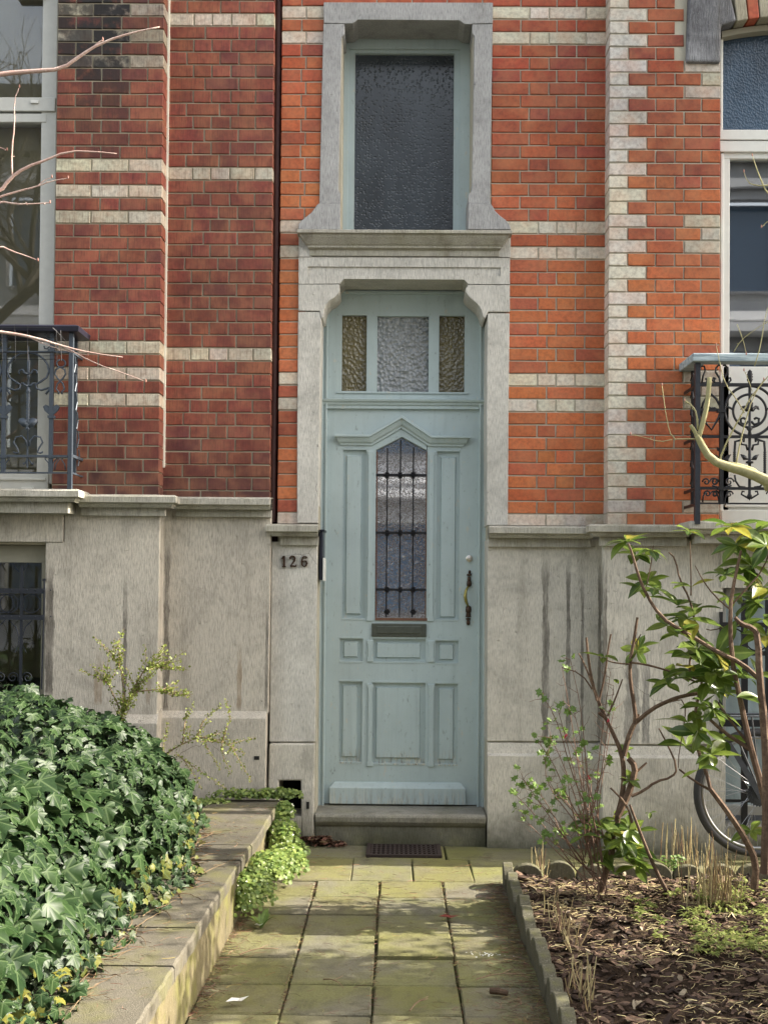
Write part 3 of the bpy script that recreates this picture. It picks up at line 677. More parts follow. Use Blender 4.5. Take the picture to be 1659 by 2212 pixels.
# lower stone
b = MB()
vy = [(603, 1765), (603, 1685), (651, 1685), (651, 1765)]
b.prism(UV([(587, 1170), (686, 1170), (683, 1400), (681, 1603), (582, 1603)], YS), YS, yk)
b.split('stone_dado', ST_S, RH, bevel=.004)
b = MB()
b.prism(UV([(583, 1606), (681, 1606), (678, 1830), (652, 1830), (651, 1685), (603, 1685), (603, 1830), (577, 1830)], YS), YS-.03, yk)
b.build('plinth', ST_R, RH, bevel=.008)
b = MB(); ubox(b, 603, 651, 1765, 1835, YS-.03, yk); b.build('plinth_block', ST_R, RH)
b = MB(); ubox(b, 590, 665, 1670, 1780, 6.86, 6.9, YS); b.build('vent_hole', DARK, RH)
b = MB(); ubox(b, 662, 668, 1733, 1748, YS-.033, YS-.028); b.build('key_hole', DARK, RH)
b = MB()
b.prism(UV([(1053, 1165), (1330, 1165), (1325, 1602), (1052, 1602)], YS), YS, yk)
b.prism(UV([(1303, 1165), (1560, 1165), (1560, 1608), (1299, 1608)], YQ), YQ-.012, yk-.3)
b.split('stone_dado', ST_R, RH, bevel=.004)
b = MB()
b.cornice(X(1052, 1700, YS), X(1300, 1700, YS), YS+.1, [(.13, -.02), (.13, Z(1633, YS, 1180)), (.115, Z(1628, YS, 1180)), (.10, Z(1606, YS, 1180)), (-.1, Z(1604, YS, 1180))], False, False)
b.cornice(X(1299, 1700, YQ), X(1562, 1700, YQ), YQ+.1, [(.145, -.02), (.145, Z(1636, YQ, 1400)), (.125, Z(1630, YQ, 1400)), (.112, Z(1612, YQ, 1400)), (-.05, Z(1610, YQ, 1400))], False, False)
b.split('plinth', ST_R, RH, bevel=.004)
b = MB(); ledge(b, 605, 688, 1132, YS, True, False, hb=48, extra=-.02); b.build('ledge', ST_D, RH, bevel=.003)
b = MB(); ledge(b, 1055, 1277, 1136, YS, False, False, hb=48, extra=-.02); b.build('ledge', ST_D, RH, bevel=.003)
b = MB(); ledge(b, 1297, 1484, 1133, YQ, True, False, hb=48); b.build('ledge', ST_D, RH, bevel=.003)
b = MB(); ledge(b, 1512, 2100, 1131, YQ, True, False, extra=.15, hb=48); b.build('ledge', ST_D, RH, bevel=.003)
# doorstep
b = MB(); zst = Z(1740, YD, 860)
b.cornice(X(679, 1790, YS)+.005, X(1051, 1790, YS)-.005, YS+.3, [(.30, -.02), (.30, Z(1788, YS-.02, 860)), (.315, Z(1783, YS, 860)), (.33, Z(1775, YS, 860)), (.334, Z(1765, YS, 860)), (.33, zst-.008), (.318, zst)], False, False)
b.box(X(679, 1790, YS)+.005, X(1051, 1790, YS)-.005, YS+.29, 6.95, -.02, zst)
b.build('doorstep', ST_STEP, RH, bevel=.004)
# house number
b = MB()
def C4(cx, cy): return P(576+.0868*cx, 1110+.0868*cy, YS-.006)
def stroke(pts, ws):
    ps = [C4(*p) for p in pts]; vs = []
    for i, p in enumerate(ps):
        t = (ps[min(i+1, len(ps)-1)]-ps[max(i-1, 0)]).normalized(); n_ = Vector((-t.z, 0, t.x))*ws[i]/F*YS*.5*.0868
        vs += [(p+n_), (p-n_)]
    b.add([(q.x, YS-.014, q.z) for q in vs]+[(q.x, YS, q.z) for q in vs],
          [(2*i, 2*i+1, 2*i+3, 2*i+2) for i in range(len(ps)-1)]+[(2*i, 2*i+2, 2*len(ps)+2*i+2, 2*len(ps)+2*i) for i in range(len(ps)-1)]+[(2*i+1, 2*len(ps)+2*i+1, 2*len(ps)+2*i+3, 2*i+3) for i in range(len(ps)-1)]
          +[(0, 2*len(ps), 2*len(ps)+1, 1), (2*len(ps)-2, 2*len(ps)-1, 4*len(ps)-1, 4*len(ps)-2)])
stroke([(435, 1045), (435, 1310)], [52, 52]); stroke([(375, 1130), (430, 1060)], [22, 40]); stroke([(385, 1316), (480, 1316)], [26, 26])
b.build('house_number', BRONZE, RH, label='bronze numeral 1'); b = MB()
stroke([(590, 1130), (585, 1085), (625, 1055), (680, 1060), (705, 1110), (690, 1170), (640, 1240), (590, 1305)], [50, 30, 30, 40, 52, 46, 34, 20]); stroke([(590, 1306), (660, 1300), (725, 1306), (740, 1260)], [36, 40, 36, 10])
b.build('house_number', BRONZE, RH, label='bronze numeral 2'); b = MB()
stroke([(1000, 1100), (975, 1062), (925, 1060), (885, 1120), (872, 1200), (885, 1270), (930, 1315), (985, 1290), (1003, 1230), (980, 1175), (930, 1170), (890, 1200)], [46, 26, 26, 40, 48, 44, 28, 40, 46, 32, 22, 16])
b.build('house_number', BRONZE, RH, label='bronze numeral 6')
# side box on the door reveal
b = MB(); b.box(X(688, 1200, YS)+.002, X(688, 1200, YS)+.022, YS+.03, YS+.2, Z(1253, YS, 690), Z(1147, YS, 690)); b.box(X(688, 1200, YS)+.002, X(701, 1200, YS), YS+.02, YS+.21, Z(1147, YS, 690), Z(1143, YS, 690))
lb = b.build('mailbox', m_plain('navy_enamel', (.008, .010, .022), .35), RH, bevel=.004)
b = MB(); b.box(X(690, 1200, YS)+.018, X(690, 1200, YS)+.028, YS+.015, YS+.17, Z(1255, YS, 690), Z(1205, YS, 690)); b.build('plate', WHITE2, lb, bevel=.003)
# upper window
yw = 6.835
b = MB()
b.wall(X(734, 290, yw), X(1030, 290, yw), Z(505, yw, 870), Z(30, yw, 870), yw, yw+.06, [(X(752, 300, yw), X(993, 300, yw), -9, Z(104, yw, 870))])
b.wall(X(750, 290, yw), X(996, 290, yw), Z(505, yw, 870), Z(100, yw, 870), yw+.02, yw+.08, [(X(766, 300, yw+.02), X(980, 300, yw+.02), -9, Z(114, yw+.02, 870))])
wf = b.build('window', PAINT, RH)
b = MB(); ubox(b, 755, 990, 108, 503, yw+.045, yw+.05); b.build('pane', G_UP, wf)
# transom window
b = MB(); yt = YD-.005
q = q5
FR = [(q(425, 340), q(590, 845)), (q(660, 345), q(1002, 848)), (q(1070, 340), q(1240, 850))]
holes = [(X(a[0], 760, yt), X(c[0], 760, yt), Z(c[1], yt, 870), Z(a[1], yt, 870)) for a, c in FR]
b.wall(X(690, 760, yt), X(1060, 760, yt), Z(866, yt, 870), Z(596, yt, 870), yt, yt+.05, holes)
tw = b.build('transom_window', PAINT, RH, bevel=.002)
for k, (a, c) in enumerate(FR):
    b = MB(); ubox(b, a[0]-3, c[0]+3, a[1]-3, c[1]+3, yt+.025, yt+.03, yt)
    b.build('pane', G_TR if k == 1 else G_AM, tw, label='clear rippled centre pane' if k == 1 else None)
b = MB()
b.tube([P(705, 690, yt-.01), P(708, 672, yt-.01), P(716, 655, yt-.01), P(730, 640, yt-.01), P(742, 632, yt-.01)], .006, 6); b.tube([P(1036, 690, yt-.01), P(1032, 672, yt-.01), P(1020, 655, yt-.01), P(1006, 640, yt-.01), P(998, 632, yt-.01)], .006, 6)
ubox(b, 738, 1006, 628, 634, yt-.02, yt); ubox(b, 728, 1012, 846, 850, yt-.008, yt)
b.build('frame_bead', PAINT, tw, bevel=.002)
b = MB(); zz = lambda cy: Z(570+.3255*cy, YD, 870)
b.cornice(X(694, 870, YD), X(1043, 870, YD), YD+.02, [(.02, zz(960)), (.035, zz(955)), (.040, zz(945)), (.048, zz(938)), (.05, zz(925)), (.062, zz(918)), (.066, zz(906)), (.058, zz(902)), (.03, zz(898))])
b.build('transom_bar', PAINT, tw)
# door frame
b = MB()
for (u0, u1, y0) in ((684, 696, YD-.035), (696, 701, YD-.02), (701, 705, YD-.03)): ubox(b, u0, u1, 640, 1741, y0, YD+.05, YD)
for (u0, u1, y0) in ((1033, 1037, YD-.03), (1037, 1043, YD-.02), (1043, 1057, YD-.035)): ubox(b, u0, u1, 640, 1743, y0, YD+.05, YD)
ubox(b, 704, 1034, 878, 884, YD-.02, YD+.05, YD)
b.build('door_frame', PAINT, RH, bevel=.002)
# door
S2 = lambda cx, cy: (600+.3255*cx, 1170+.3255*cy)
def hole(u0, u1, v0, v1): return (X(u0, (v0+v1)/2, YD), X(u1, (v0+v1)/2, YD), Z(v1, YD, 870), Z(v0, YD, 870))
PN = [((740, 790, 970, 1339), (749, 778, 986, 1326)), ((943, 992, 972, 1340), (953, 982, 988, 1331)),
      ((734, 784, 1378, 1432), (744, 771, 1389, 1419)), ((806, 919.5, 1378, 1432), (815, 907, 1391, 1420)), ((941, 990, 1381, 1434), (950.5, 978, 1393, 1423)),
      ((732.5, 782, 1471, 1650), (741, 769, 1484, 1635)), ((803, 918.5, 1473, 1652), (814, 906, 1487, 1637)), ((939, 988.5, 1474, 1653), (949, 978, 1489, 1639))]
b = MB()
b.wall(X(699, 1300, YD), X(1036, 1300, YD), zst+.006, Z(884, YD, 870), YD, YD+.022, [hole(*p[0]) for p in PN]+[hole(811, 922, 944, 1335)])
b.prism(UV([(811, 944), (868, 944), (811, 973)], YD), YD, YD+.022); b.prism(UV([(869, 944), (922, 944), (922, 973)], YD), YD, YD+.022)
door = b.build('door', PAINT, RH, bevel=.004)
b = MB(); b.wall(X(700, 1300, YD), X(1035, 1300, YD), zst+.008, Z(886, YD, 870), YD+.018, YD+.045, [hole(805, 928, 935, 1341)])
for (o, i) in PN:      # sunk margin, raised field with a bevelled edge
    h = hole(*i); e = .006
    b.add([(h[0]-e, YD+.018, h[2]-e), (h[1]+e, YD+.018, h[2]-e), (h[1]+e, YD+.018, h[3]+e), (h[0]-e, YD+.018, h[3]+e), (h[0], YD+.004, h[2]), (h[1], YD+.004, h[2]), (h[1], YD+.004, h[3]), (h[0], YD+.004, h[3])],
          [(4,5,6,7),(0,1,5,4),(1,2,6,5),(2,3,7,6),(3,0,4,7)])
    h = hole(*o)       # fine beads round the opening
    b.box(h[0], h[1], YD-.004, YD+.018, h[3]-.006, h[3]+.004); b.box(h[0], h[1], YD-.003, YD+.018, h[2]-.003, h[2]+.006)
b.build('door_panel', PAINTW, door)
b = MB()               # mullion posts with stop chamfers
for (u0, u1) in ((793, 806), (924, 938)):
    for (v0, v1) in ((975, 1342), (1384, 1430), (1478, 1656)):
        a, c = X(u0, (v0+v1)/2, YD), X(u1, (v0+v1)/2, YD); z1, z0 = Z(v0, YD, 870), Z(v1, YD, 870)
        n_ = .005; k_ = .020
        b.prism([(a, z0), (c, z0), (c, z0+k_), (c-n_, z0+k_+.006), (c-n_, z1-k_-.006), (c, z1-k_), (c, z1), (a, z1), (a, z1-k_), (a+n_, z1-k_-.006), (a+n_, z0+k_+.006), (a, z0+k_)], YD-.010, YD+.001)
b.split('mullion', PAINT, door, bevel=.002)
b = MB()               # crown moulding bent into a gable
path = UV([q5(430, 1170), q5(617, 1172), q5(822, 1052), q5(1012, 1178), q5(1222, 1180)], YD)
prof = [(.002, -.030), (.010, -.028), (.012, -.018), (.022, -.010), (.030, .006), (.032, .014), (.044, .017), (.044, .028), (.034, .031)]
vs = []
for i, (px, pz) in enumerate(path):
    if i == 0: m = Vector((0, 1)); ex = -1
    elif i == 4: m = Vector((0, 1)); ex = 1
    else:
        d0 = (Vector(path[i])-Vector(path[i-1])).normalized(); d1 = (Vector(path[i+1])-Vector(path[i])).normalized()
        m = Vector((-d0.y-d1.y, d0.x+d1.x)).normalized(); m = m/max(.3, m.dot(Vector((-d0.y, d0.x)))); ex = 0
    for (p, h) in prof: vs.append((px+m.x*h+ex*p, YD-p, pz+m.y*h))
n_ = len(prof); fs = [(i*n_+j, (i+1)*n_+j, (i+1)*n_+j+1, i*n_+j+1) for i in range(4) for j in range(n_-1)]
b.add(vs, fs)
for i, ex in ((0, -1), (4, 1)):     # returns
    px, pz = path[i]; b.add([(px+ex*p, YD-p, pz+h) for p, h in prof]+[(px+ex*p, YD, pz+h) for p, h in prof], [(j, j+1, n_+j+1, n_+j) if ex < 0 else (j, n_+j, n_+j+1, j+1) for j in range(n_-1)])
tl = [vs[i*n_+n_-1] for i in range(5)]; b.add(tl+[(p[0], YD, p[2]) for p in tl], [(i, i+1, 5+i+1, 5+i) for i in range(4)])
b.build('crown_moulding', PAINT, door)
b = MB(); pts = UV([(808, 1336), (808, 973), (868, 942), (924, 973), (924, 1336)], YD)
b.prism(UV([(805, 1340), (805, 970), (868, 938), (928, 970), (928, 1340)], YD), YD+.028, YD+.034); b.build('glass_pane', G_DR, door)
b = MB()
b.box(X(810, 1337, YD), X(923, 1337, YD), YD-.006, YD+.03, Z(1341, YD, 868), Z(1335, YD, 868))
b.box(X(812, 1150, YD), X(814.5, 1150, YD), YD+.01, YD+.028, Z(1335, YD, 868), Z(975, YD, 868)); b.box(X(919.5, 1150, YD), X(922, 1150, YD), YD+.01, YD+.028, Z(1335, YD, 868), Z(975, YD, 868))
b.build('glass_bead', m_plain('rusty_bead', (.16, .08, .05), .7, var=.4, bs=40, bstr=.2), door)
b = MB(); yi = YD+.006
for k, uu in enumerate((836, 864.5, 892.5)):
    n_ = 40; x_, zt_, zb_ = X(uu, 1150, yi), Z((968, 950, 966)[k], yi, uu), Z(1334, yi, uu)
    b.tube([(x_-.001, yi, zt_+(zb_-zt_)*i/n_) for i in range(n_+1)], [.0040*(1+.28*math.sin(i*1.9)*(1 if 6 < i < 30 else .2)) for i in range(n_+1)], 6)
for vv in (1026, 1151, 1274):
    b.box(X(812, vv, yi), X(921, vv, yi), yi-.004, yi+.004, Z(vv+2.5, yi, 868), Z(vv-2.5, yi, 868))
for uu in (836, 864.5, 892.5):
    for vv in (1026, 1151, 1274, 1322):
        if vv == 1322 and uu == 864.5: continue
        c = (X(uu, vv, yi), yi-.006, Z(vv, yi, uu))
        for a in range(6): b.lathe((c[0]+.0115*math.cos(a*1.047), c[1], c[2]+.0115*math.sin(a*1.047)), [(.006, 0), (.007, -.003), (.003, -.008)], 7, 'y')
        b.lathe(c, [(.005, 0), (.006, -.007), (.002, -.012)], 8, 'y')
b.build('grille', IRON_K, door)
b = MB(); ubox(b, 803, 921, 1347, 1376, YD-.012, YD, YD); lbx = b.build('letterbox', LBOX, door, bevel=.004)
b = MB(); ubox(b, 814, 909, 1353, 1369, YD-.018, YD-.010, YD); b.build('letterbox_flap', LBOX, door, bevel=.003)
b = MB(); b.cornice(X(725, 1715, YD), X(992, 1715, YD), YD, [(.028, zst+.008), (.034, zst+.012), (.034, Z(1702, YD, 870)), (.024, Z(1698, YD, 870)), (.012, Z(1692, YD, 870)), (0, Z(1690, YD, 870))], True, True)
b.build('weatherboard', PAINTB, door, bevel=.002)
C6 = lambda cx, cy, Y=YD: P(960+.0949*cx, 1170+.0949*cy, Y)
b = MB(); c = C6(568, 385); b.lathe((c.x, YD, c.z), [(.019, 0), (.019, -.006), (.014, -.009), (.012, -.02), (.006, -.022)], 20, 'y'); b.build('lock_cylinder', SILVER, door, smooth=False)
b = MB()
def lump(cx, cy, w, h, d=.012):
    c = C6(cx, cy); s = .0949/F*YD
    b.lathe((c.x, YD-d*.6, c.z-h*s/2), [(.001, 0), (w*s*.42, h*s*.12), (w*s*.5, h*s*.4), (w*s*.42, h*s*.8), (.001, h*s)], 9)
for a in ((570, 690, 60, 80), (563, 755, 120, 60), (560, 850, 90, 120), (560, 950, 120, 170), (545, 1540, 140, 190), (542, 1650, 110, 110), (540, 1700, 135, 50), (540, 1760, 120, 50), (540, 1840, 90, 130)): lump(*a)
b.split('handle_plate', BRONZE, door, smooth=True)
b = MB(); b.tube([C6(545, 1010, YD-.012), C6(490, 1120, YD-.035), C6(472, 1240, YD-.045), C6(490, 1350, YD-.04), C6(540, 1480, YD-.015)], [.006, .008, .0095, .009, .006], 10)
b.build('handle', BRASS, door, smooth=True)
b = MB(); ubox(b, 660, 1080, 560, 1760, YD+.06, YD+.08, YD); ubox(b, 720, 1040, 20, 510, yw+.09, yw+.1, yw); b.build('dark_hall', DARK, RH)

# right-hand window with arch
YW = 6.56
cq = lambda cx, cy: (1440+.1627*cx, .1627*cy)
b = MB()
b.prism(UV([cq(275, 30), cq(250, 835), cq(705, 845), cq(712, 350), cq(915, 290), cq(840, -30), cq(300, -200)], YQ), YQ-.025, YQ+.12)
b.build('springer_stone', ST_BL, RH, bevel=.012)
b = MB(); vou = [(915, 295, 855, -40), (1075, 268, 1020, -60), (1225, 246, 1180, -80), (1400, 236, 1370, -90), (1580, 236, 1570, -90), (1760, 244, 1790, -80), (1940, 262, 2000, -60)]
for k in range(6):
    a, c = vou[k], vou[k+1]; b.mat = 1 if k % 2 else 0; b.col = (.40, .08, .04, 0)
    pts = UV([cq(a[0]+6, a[1]), cq(c[0]-6, c[1]), cq(c[2]-6, c[3]-200), cq(a[2]+6, a[3]-200)], YQ); b.prism(pts, YQ-.02, YQ+.13)
b.build('arch', [m_stone('rough_cream_stone', (.48, .44, .34), (.33, .30, .22)), BR_R], RH, bevel=.006)
b = MB()
arc = [(718, 520), (900, 480), (1100, 450), (1342, 425), (1700, 415), (2600, 415)]
b.prism(UV([cq(712, 440)]+[cq(x, y-75) for x, y in arc[1:]]+[cq(x, y) for x, y in arc[::-1]], YW), YW-.03, YW+.08)
b.build('arch_board', BEIGE, RH)
b = MB()
ubox(b, 1556, 1562, 80, 300, YW, YW+.08); ubox(b, 1553, 1576, 338, 1130, YW, YW+.08); ubox(b, 1556, 1563.5, 330, 1130, YW-.012, YW)
ubox(b, 1555, 2300, 280, 302, YW-.025, YW+.08); ubox(b, 1555, 2300, 304, 328, YW-.02, YW+.08); ubox(b, 1563, 2300, 328, 343, YW-.002, YW+.08)
ubox(b, 1560, 2300, 793, 1132, YW, YW+.08); ubox(b, 1567, 2300, 1092, 1098, YW-.014, YW); ubox(b, 1558, 2300, 1104, 1132, YW-.018, YW)
wr = b.build('window', WHITE2, RH, bevel=.004)
b = MB(); b.box(X(1560, 600, YW), 3.6, YW+.03, YW+.034, Z(800, YW, 1600), Z(330, YW, 1600)); b.build('pane', GLASS_R, wr)
b = MB(); b.box(X(1560, 200, YW), 3.6, YW+.03, YW+.034, Z(300, YW, 1600), Z(60, YW, 1600))
b.build('pane', textured_glass('rippled_top_glass', (.022, .038, .060), 95, .25, .12, 'pane'), wr)
b = MB(); b.box(1.7, 3.65, 7.8, 7.82, 1.6, 5.4); b.box(1.7, 3.65, 6.7, 7.8, 1.6, 1.62); b.box(1.70, 1.72, 6.7, 7.8, 1.6, 5.4); b.build('room', DARKROOM, wr)
b = MB(); yc = 6.75; n_ = 120; x0c, x1c = X(1578, 700, yc), 3.6
def drape(x0c, x1c, z0, z1, yc, n_, amp):
    vs = []
    for i in range(n_+1):
        x = x0c+(x1c-x0c)*i/n_; y = yc+amp*math.sin(i*.9)+amp*.5*math.sin(i*2.3)
        vs += [(x, y, z0), (x, y, z1)]
    b.add(vs, [(2*i, 2*i+2, 2*i+3, 2*i+1) for i in range(n_)])
drape(x0c, x0c+.14, Z(780, yc, 1600), Z(640, yc, 1600), yc, 30, .012); drape(x0c+.32, x1c, Z(780, yc, 1600), Z(640, yc, 1600), yc, 90, .015)
drape(X(1570, 700, yc), x1c, Z(800, yc, 1600), Z(345, yc, 1600), yc+.18, 90, .02)
b.build('curtain', CURT, wr)
# basement window right
b = MB(); yb2 = YQ+.12; S3 = lambda cx, cy: (1058.4+.3617*cx, 1200+.3617*cy)
ubox(b, 1563, 2300, 1270, 1292, yb2, yb2+.05); ubox(b, 1560, 1568, 1270, 1745, yb2, yb2+.05); ubox(b, 1560, 2300, 1745, 1765, yb2-.03, yb2+.05)
bw2 = b.build('basement_window', m_plain('grey_frame', (.40, .40, .38), .5, var=.2, bs=20, bstr=.05), RH, bevel=.003)
b = MB(); ubox(b, 1566, 2300, 1290, 1750, yb2+.02, yb2+.03, yb2)
b.build('pane', textured_glass('frosted_glass', (.20, .25, .27), 25, .15, .18, 'wave'), bw2)
b = MB(); b.wall(X(1560, 1500, YQ), 3.6, -.01, Z(1790, YQ, 1600), YQ+.02, yb2+.1, []); b.box(X(1555, 1240, YQ), 3.6, YQ-.02, YQ+.2, Z(1270, YQ, 1600), Z(1170, YQ, 1600)); b.split('basement_sill', ST_R, RH)
b = MB(); yg = YQ-.03
for uu in (1558, 1609, 1661, 1712): ubox(b, uu-(3 if uu == 1558 else 6.5), uu+(3 if uu == 1558 else 6.5), 1322 if uu == 1558 else 1296, 1800, yg, yg+.02)
ubox(b, 1556, 2000, 1346, 1357, yg+.002, yg+.016); ubox(b, 1556, 2000, 1408, 1418, yg+.002, yg+.016); ubox(b, 1556, 2000, 1557, 1572, yg+.002, yg+.016); ubox(b, 1556, 2000, 1730, 1736, yg+.002, yg+.016)
for uu in (1584, 1635, 1686):
    c = P(uu, 1382, yg+.01); rr = 24/F*yg
    b.tube([(c.x+rr*math.cos(k*math.pi/16), c.y, c.z+rr*math.sin(k*math.pi/16)) for k in range(33)], .004, 6)
b.build('grille', IRON_K, bw2)
# right balcony railing
C2 = lambda cx, cy, Y=YB: P(1440+.19*cx, 720+.19*cy, Y)
t = NT('flaking_pale_blue_paint'); n_ = t.noise(1, 5, .7, t.co(5, 60, 60)); x, y, z = t.sep()
PBL = t.fin(t.mix(t.ramp(n_, .42, .6), (.42, .50, .53), (.22, .28, .32)), .7, t.bump(n_, .8, .006), .2)
b = MB(); b.box(X(1496, 775, YB-.03), 3.0, YB-.035, YB+.06, Z(783, YB, 1560), Z(765, YB, 1560)); b.box(X(1496, 775, YB-.03), X(1496, 775, YB-.03)+.085, YB+.06, YQ, Z(783, YB, 1560), Z(765, YB, 1560))
rail = b.build('balcony_railing', PBL, RH, bevel=.006)
b = MB(); ubox(b, 1502, 1513, 784, 1132, YB-.005, YB+.025); b.build('post', IRON_B, rail)
b = MB(); ubox(b, 1494, 1501, 790, 1095, YQ-.035, YQ-.012); 
for vv in (831, 944, 1055, 1089): b.box(X(1506, vv, YB)-.005, X(1506, vv, YB)+.005, YB+.02, YQ, Z(vv+3, YB, 1506), Z(vv-3, YB, 1506))
for k in range(7): b.tube([(X(1506, 900, YB), YB+.05+.025*(k % 4), Z(820+k*38, YB, 1506)), (X(1506, 900, YB), YB+.09+.02*(k % 3), Z(800+k*38, YB, 1506)), (X(1506, 900, YB), YB+.14, Z(812+k*38, YB, 1506))], .005, 5)
b.build('side_panel', IRON_K, rail)
b = MB()
for (v0, v1) in ((828, 835), (941, 947), (1053, 1059), (1087, 1090.5)): ubox(b, 1512, 2000, v0, v1, YB+.002, YB+.018)
ubox(b, 1513, 1560, 882, 888, YB+.001, YB+.019); b.build('crossbar', IRON_K, rail)
def spiral(c, s, r0, turns, w0=.0055, flip=1):
    n_ = int(14*turns); out = []
    for i in range(n_+1):
        a = i/n_*turns*2*math.pi; r = r0*(1-.82*i/n_)
        out.append((c.x+s*(r0-0)*0+s*r*math.cos(a)*1, c.y, c.z+flip*r*math.sin(a)))
    return out
for cx in (627, 1263, 1900):
    b = MB(); c = C2(cx, 900); ubox(b, 1440+.19*cx-4.2, 1440+.19*cx+4.2, 831, 1089, YB, YB+.02)
    for vv in (887, 1000, 1055): ubox(b, 1440+.19*cx-9, 1440+.19*cx+9, vv-3.5, vv+3.5, YB-.006, YB+.024, YB)
    for s in (-1, 1):
        q = lambda x, y: C2(cx+s*x, y, YB+.01)
        b.tube([q(10, 575), q(30, 500), q(70, 440), q(65, 390), q(35, 360), q(15, 365)], .0055, 6)
        b.tube([q(25, 560), q(80, 560), q(105, 530), q(95, 505), q(75, 510)], .005, 6)
        b.prism([(p.x, p.z) for p in (q(15, 1440), q(70, 1440), q(105, 1375), q(60, 1385), q(40, 1400))], YB+.004, YB+.015)
        b.prism([(p.x, p.z) for p in (q(15, 1350), q(50, 1330), q(60, 1290), q(20, 1310))], YB+.004, YB+.015)
        b.tube([q(20, 1740), q(70, 1745), q(150, 1735), q(180, 1690), q(150, 1500), q(160, 1250), q(175, 1220)], .0055, 6) if False else None
        b.tube(spiral(C2(cx+s*85, 1690, YB+.01), s, .024, 1.2), .0045, 6)
        b.tube([q(15, 1760), q(60, 1745), q(110, 1730)], .005, 6)
        b.tube(spiral(C2(cx+s*85, 1830, YB+.01), s, .020, 1.2), .004, 6)
        b.tube([q(30, 1940), q(35, 1880), q(60, 1810), q(100, 1800)], .0045, 6)
    b.build('post', IRON_K, rail)
for cx in (945, 1581):
    b = MB()
    for r_, th in ((285, .0075), (188, .0068)):
        rr = r_*.19/F*YB; c = C2(cx, 880, YB+.01)
        b.tube([(c.x+rr*math.cos(k*math.pi/24), c.y, c.z+rr*math.sin(k*math.pi/24)) for k in range(49)], th, 6)
    for s in (-1, 1):
        q = lambda x, y: C2(cx+s*x, y, YB+.01)
        b.prism([(p.x, p.z) for p in (q(0, 880), q(40, 890), q(70, 850), q(105, 870), q(95, 830), q(60, 820), q(30, 850), q(35, 790), q(0, 770))], YB+.002, YB+.016)
        b.tube([q(15, 1000), q(50, 1035), q(100, 1020), q(105, 970), q(70, 960), q(50, 975)], .007, 6)
        b.tube([q(200, 860), q(225, 845), q(255, 835), q(285, 850)], .006, 6)
        b.tube([q(25, 1330), q(40, 1270), q(95, 1260), q(100, 1210), q(60, 1200), q(70, 1235)], .006, 6)
        b.tube([q(60, 1200), q(110, 1215), q(165, 1230), q(172, 1330), q(172, 1400)], .0065, 6)
        b.tube([q(172, 1340+12*k) for k in range(22)], [.0065+.0022*(k % 2) for k in range(22)], 7)
        b.tube([q(172, 1610), q(160, 1680), q(120, 1740), q(50, 1750)], .0055, 6)
        b.prism([(p.x, p.z) for p in (q(15, 1440), q(70, 1440), q(105, 1375), q(60, 1385), q(40, 1400))], YB+.002, YB+.016)
        b.tube([q(10, 1880), q(60, 1850), q(95, 1830), q(85, 1795), q(60, 1800)], .005, 6)
    b.split('scroll', IRON_K, rail, smooth=True)
    b = MB(); c = C2(cx, 900, YB+.01); z = lambda cy: C2(cx, cy, YB).z-c.z
    b.lathe(c, [(.001, z(1900)), (.010, z(1865)), (.014, z(1850)), (.008, z(1820)), (.008, z(1480)), (.020, z(1475)), (.020, z(1455)), (.008, z(1445)), (.008, z(1165)), (.012, z(1150)), (.007, z(1110)), (.018, z(1080)), (.007, z(1060)), (.008, z(560)), (.011, z(545)), (.016, z(520)), (.012, z(505)), (.017, z(490)), (.013, z(475)), (.016, z(460)), (.011, z(445)), (.012, z(430)), (.005, z(415)), (.001, z(405))], 10)
    b.build('spindle', IRON_K, rail, smooth=True)
b = MB()    # corner panel: pointed heart and scrolls
b.tube([C2(*p, YB+.01) for p in ((395, 870), (415, 790), (460, 720), (505, 690), (560, 740), (605, 820), (615, 880), (590, 960), (510, 1095), (430, 1000), (400, 930), (395, 870))], .0065, 6)
b.tube([C2(*p, YB+.01) for p in ((445, 800), (500, 850), (545, 845), (580, 870))], .005, 6)
for s in (-1, 1):
    b.tube([C2(500+s*x, y, YB+.01) for x, y in ((100, 600), (95, 560), (50, 560), (40, 530), (60, 510))], .005, 6)
    b.tube(spiral(C2(500+s*50, 1690, YB+.01), s, .020, 1.2), .0045, 6); b.tube(spiral(C2(510+s*45, 1825, YB+.01), s, .018, 1.2), .0045, 6)
b.tube([C2(*p, YB+.01) for p in ((400, 560), (415, 480), (440, 420), (425, 370), (395, 375))], .005, 6)
b.tube([C2(*p, YB+.01) for p in ((410, 1920), (415, 1850), (450, 1800))], .0045, 6)
b.split('scroll', IRON_K, rail, smooth=True)

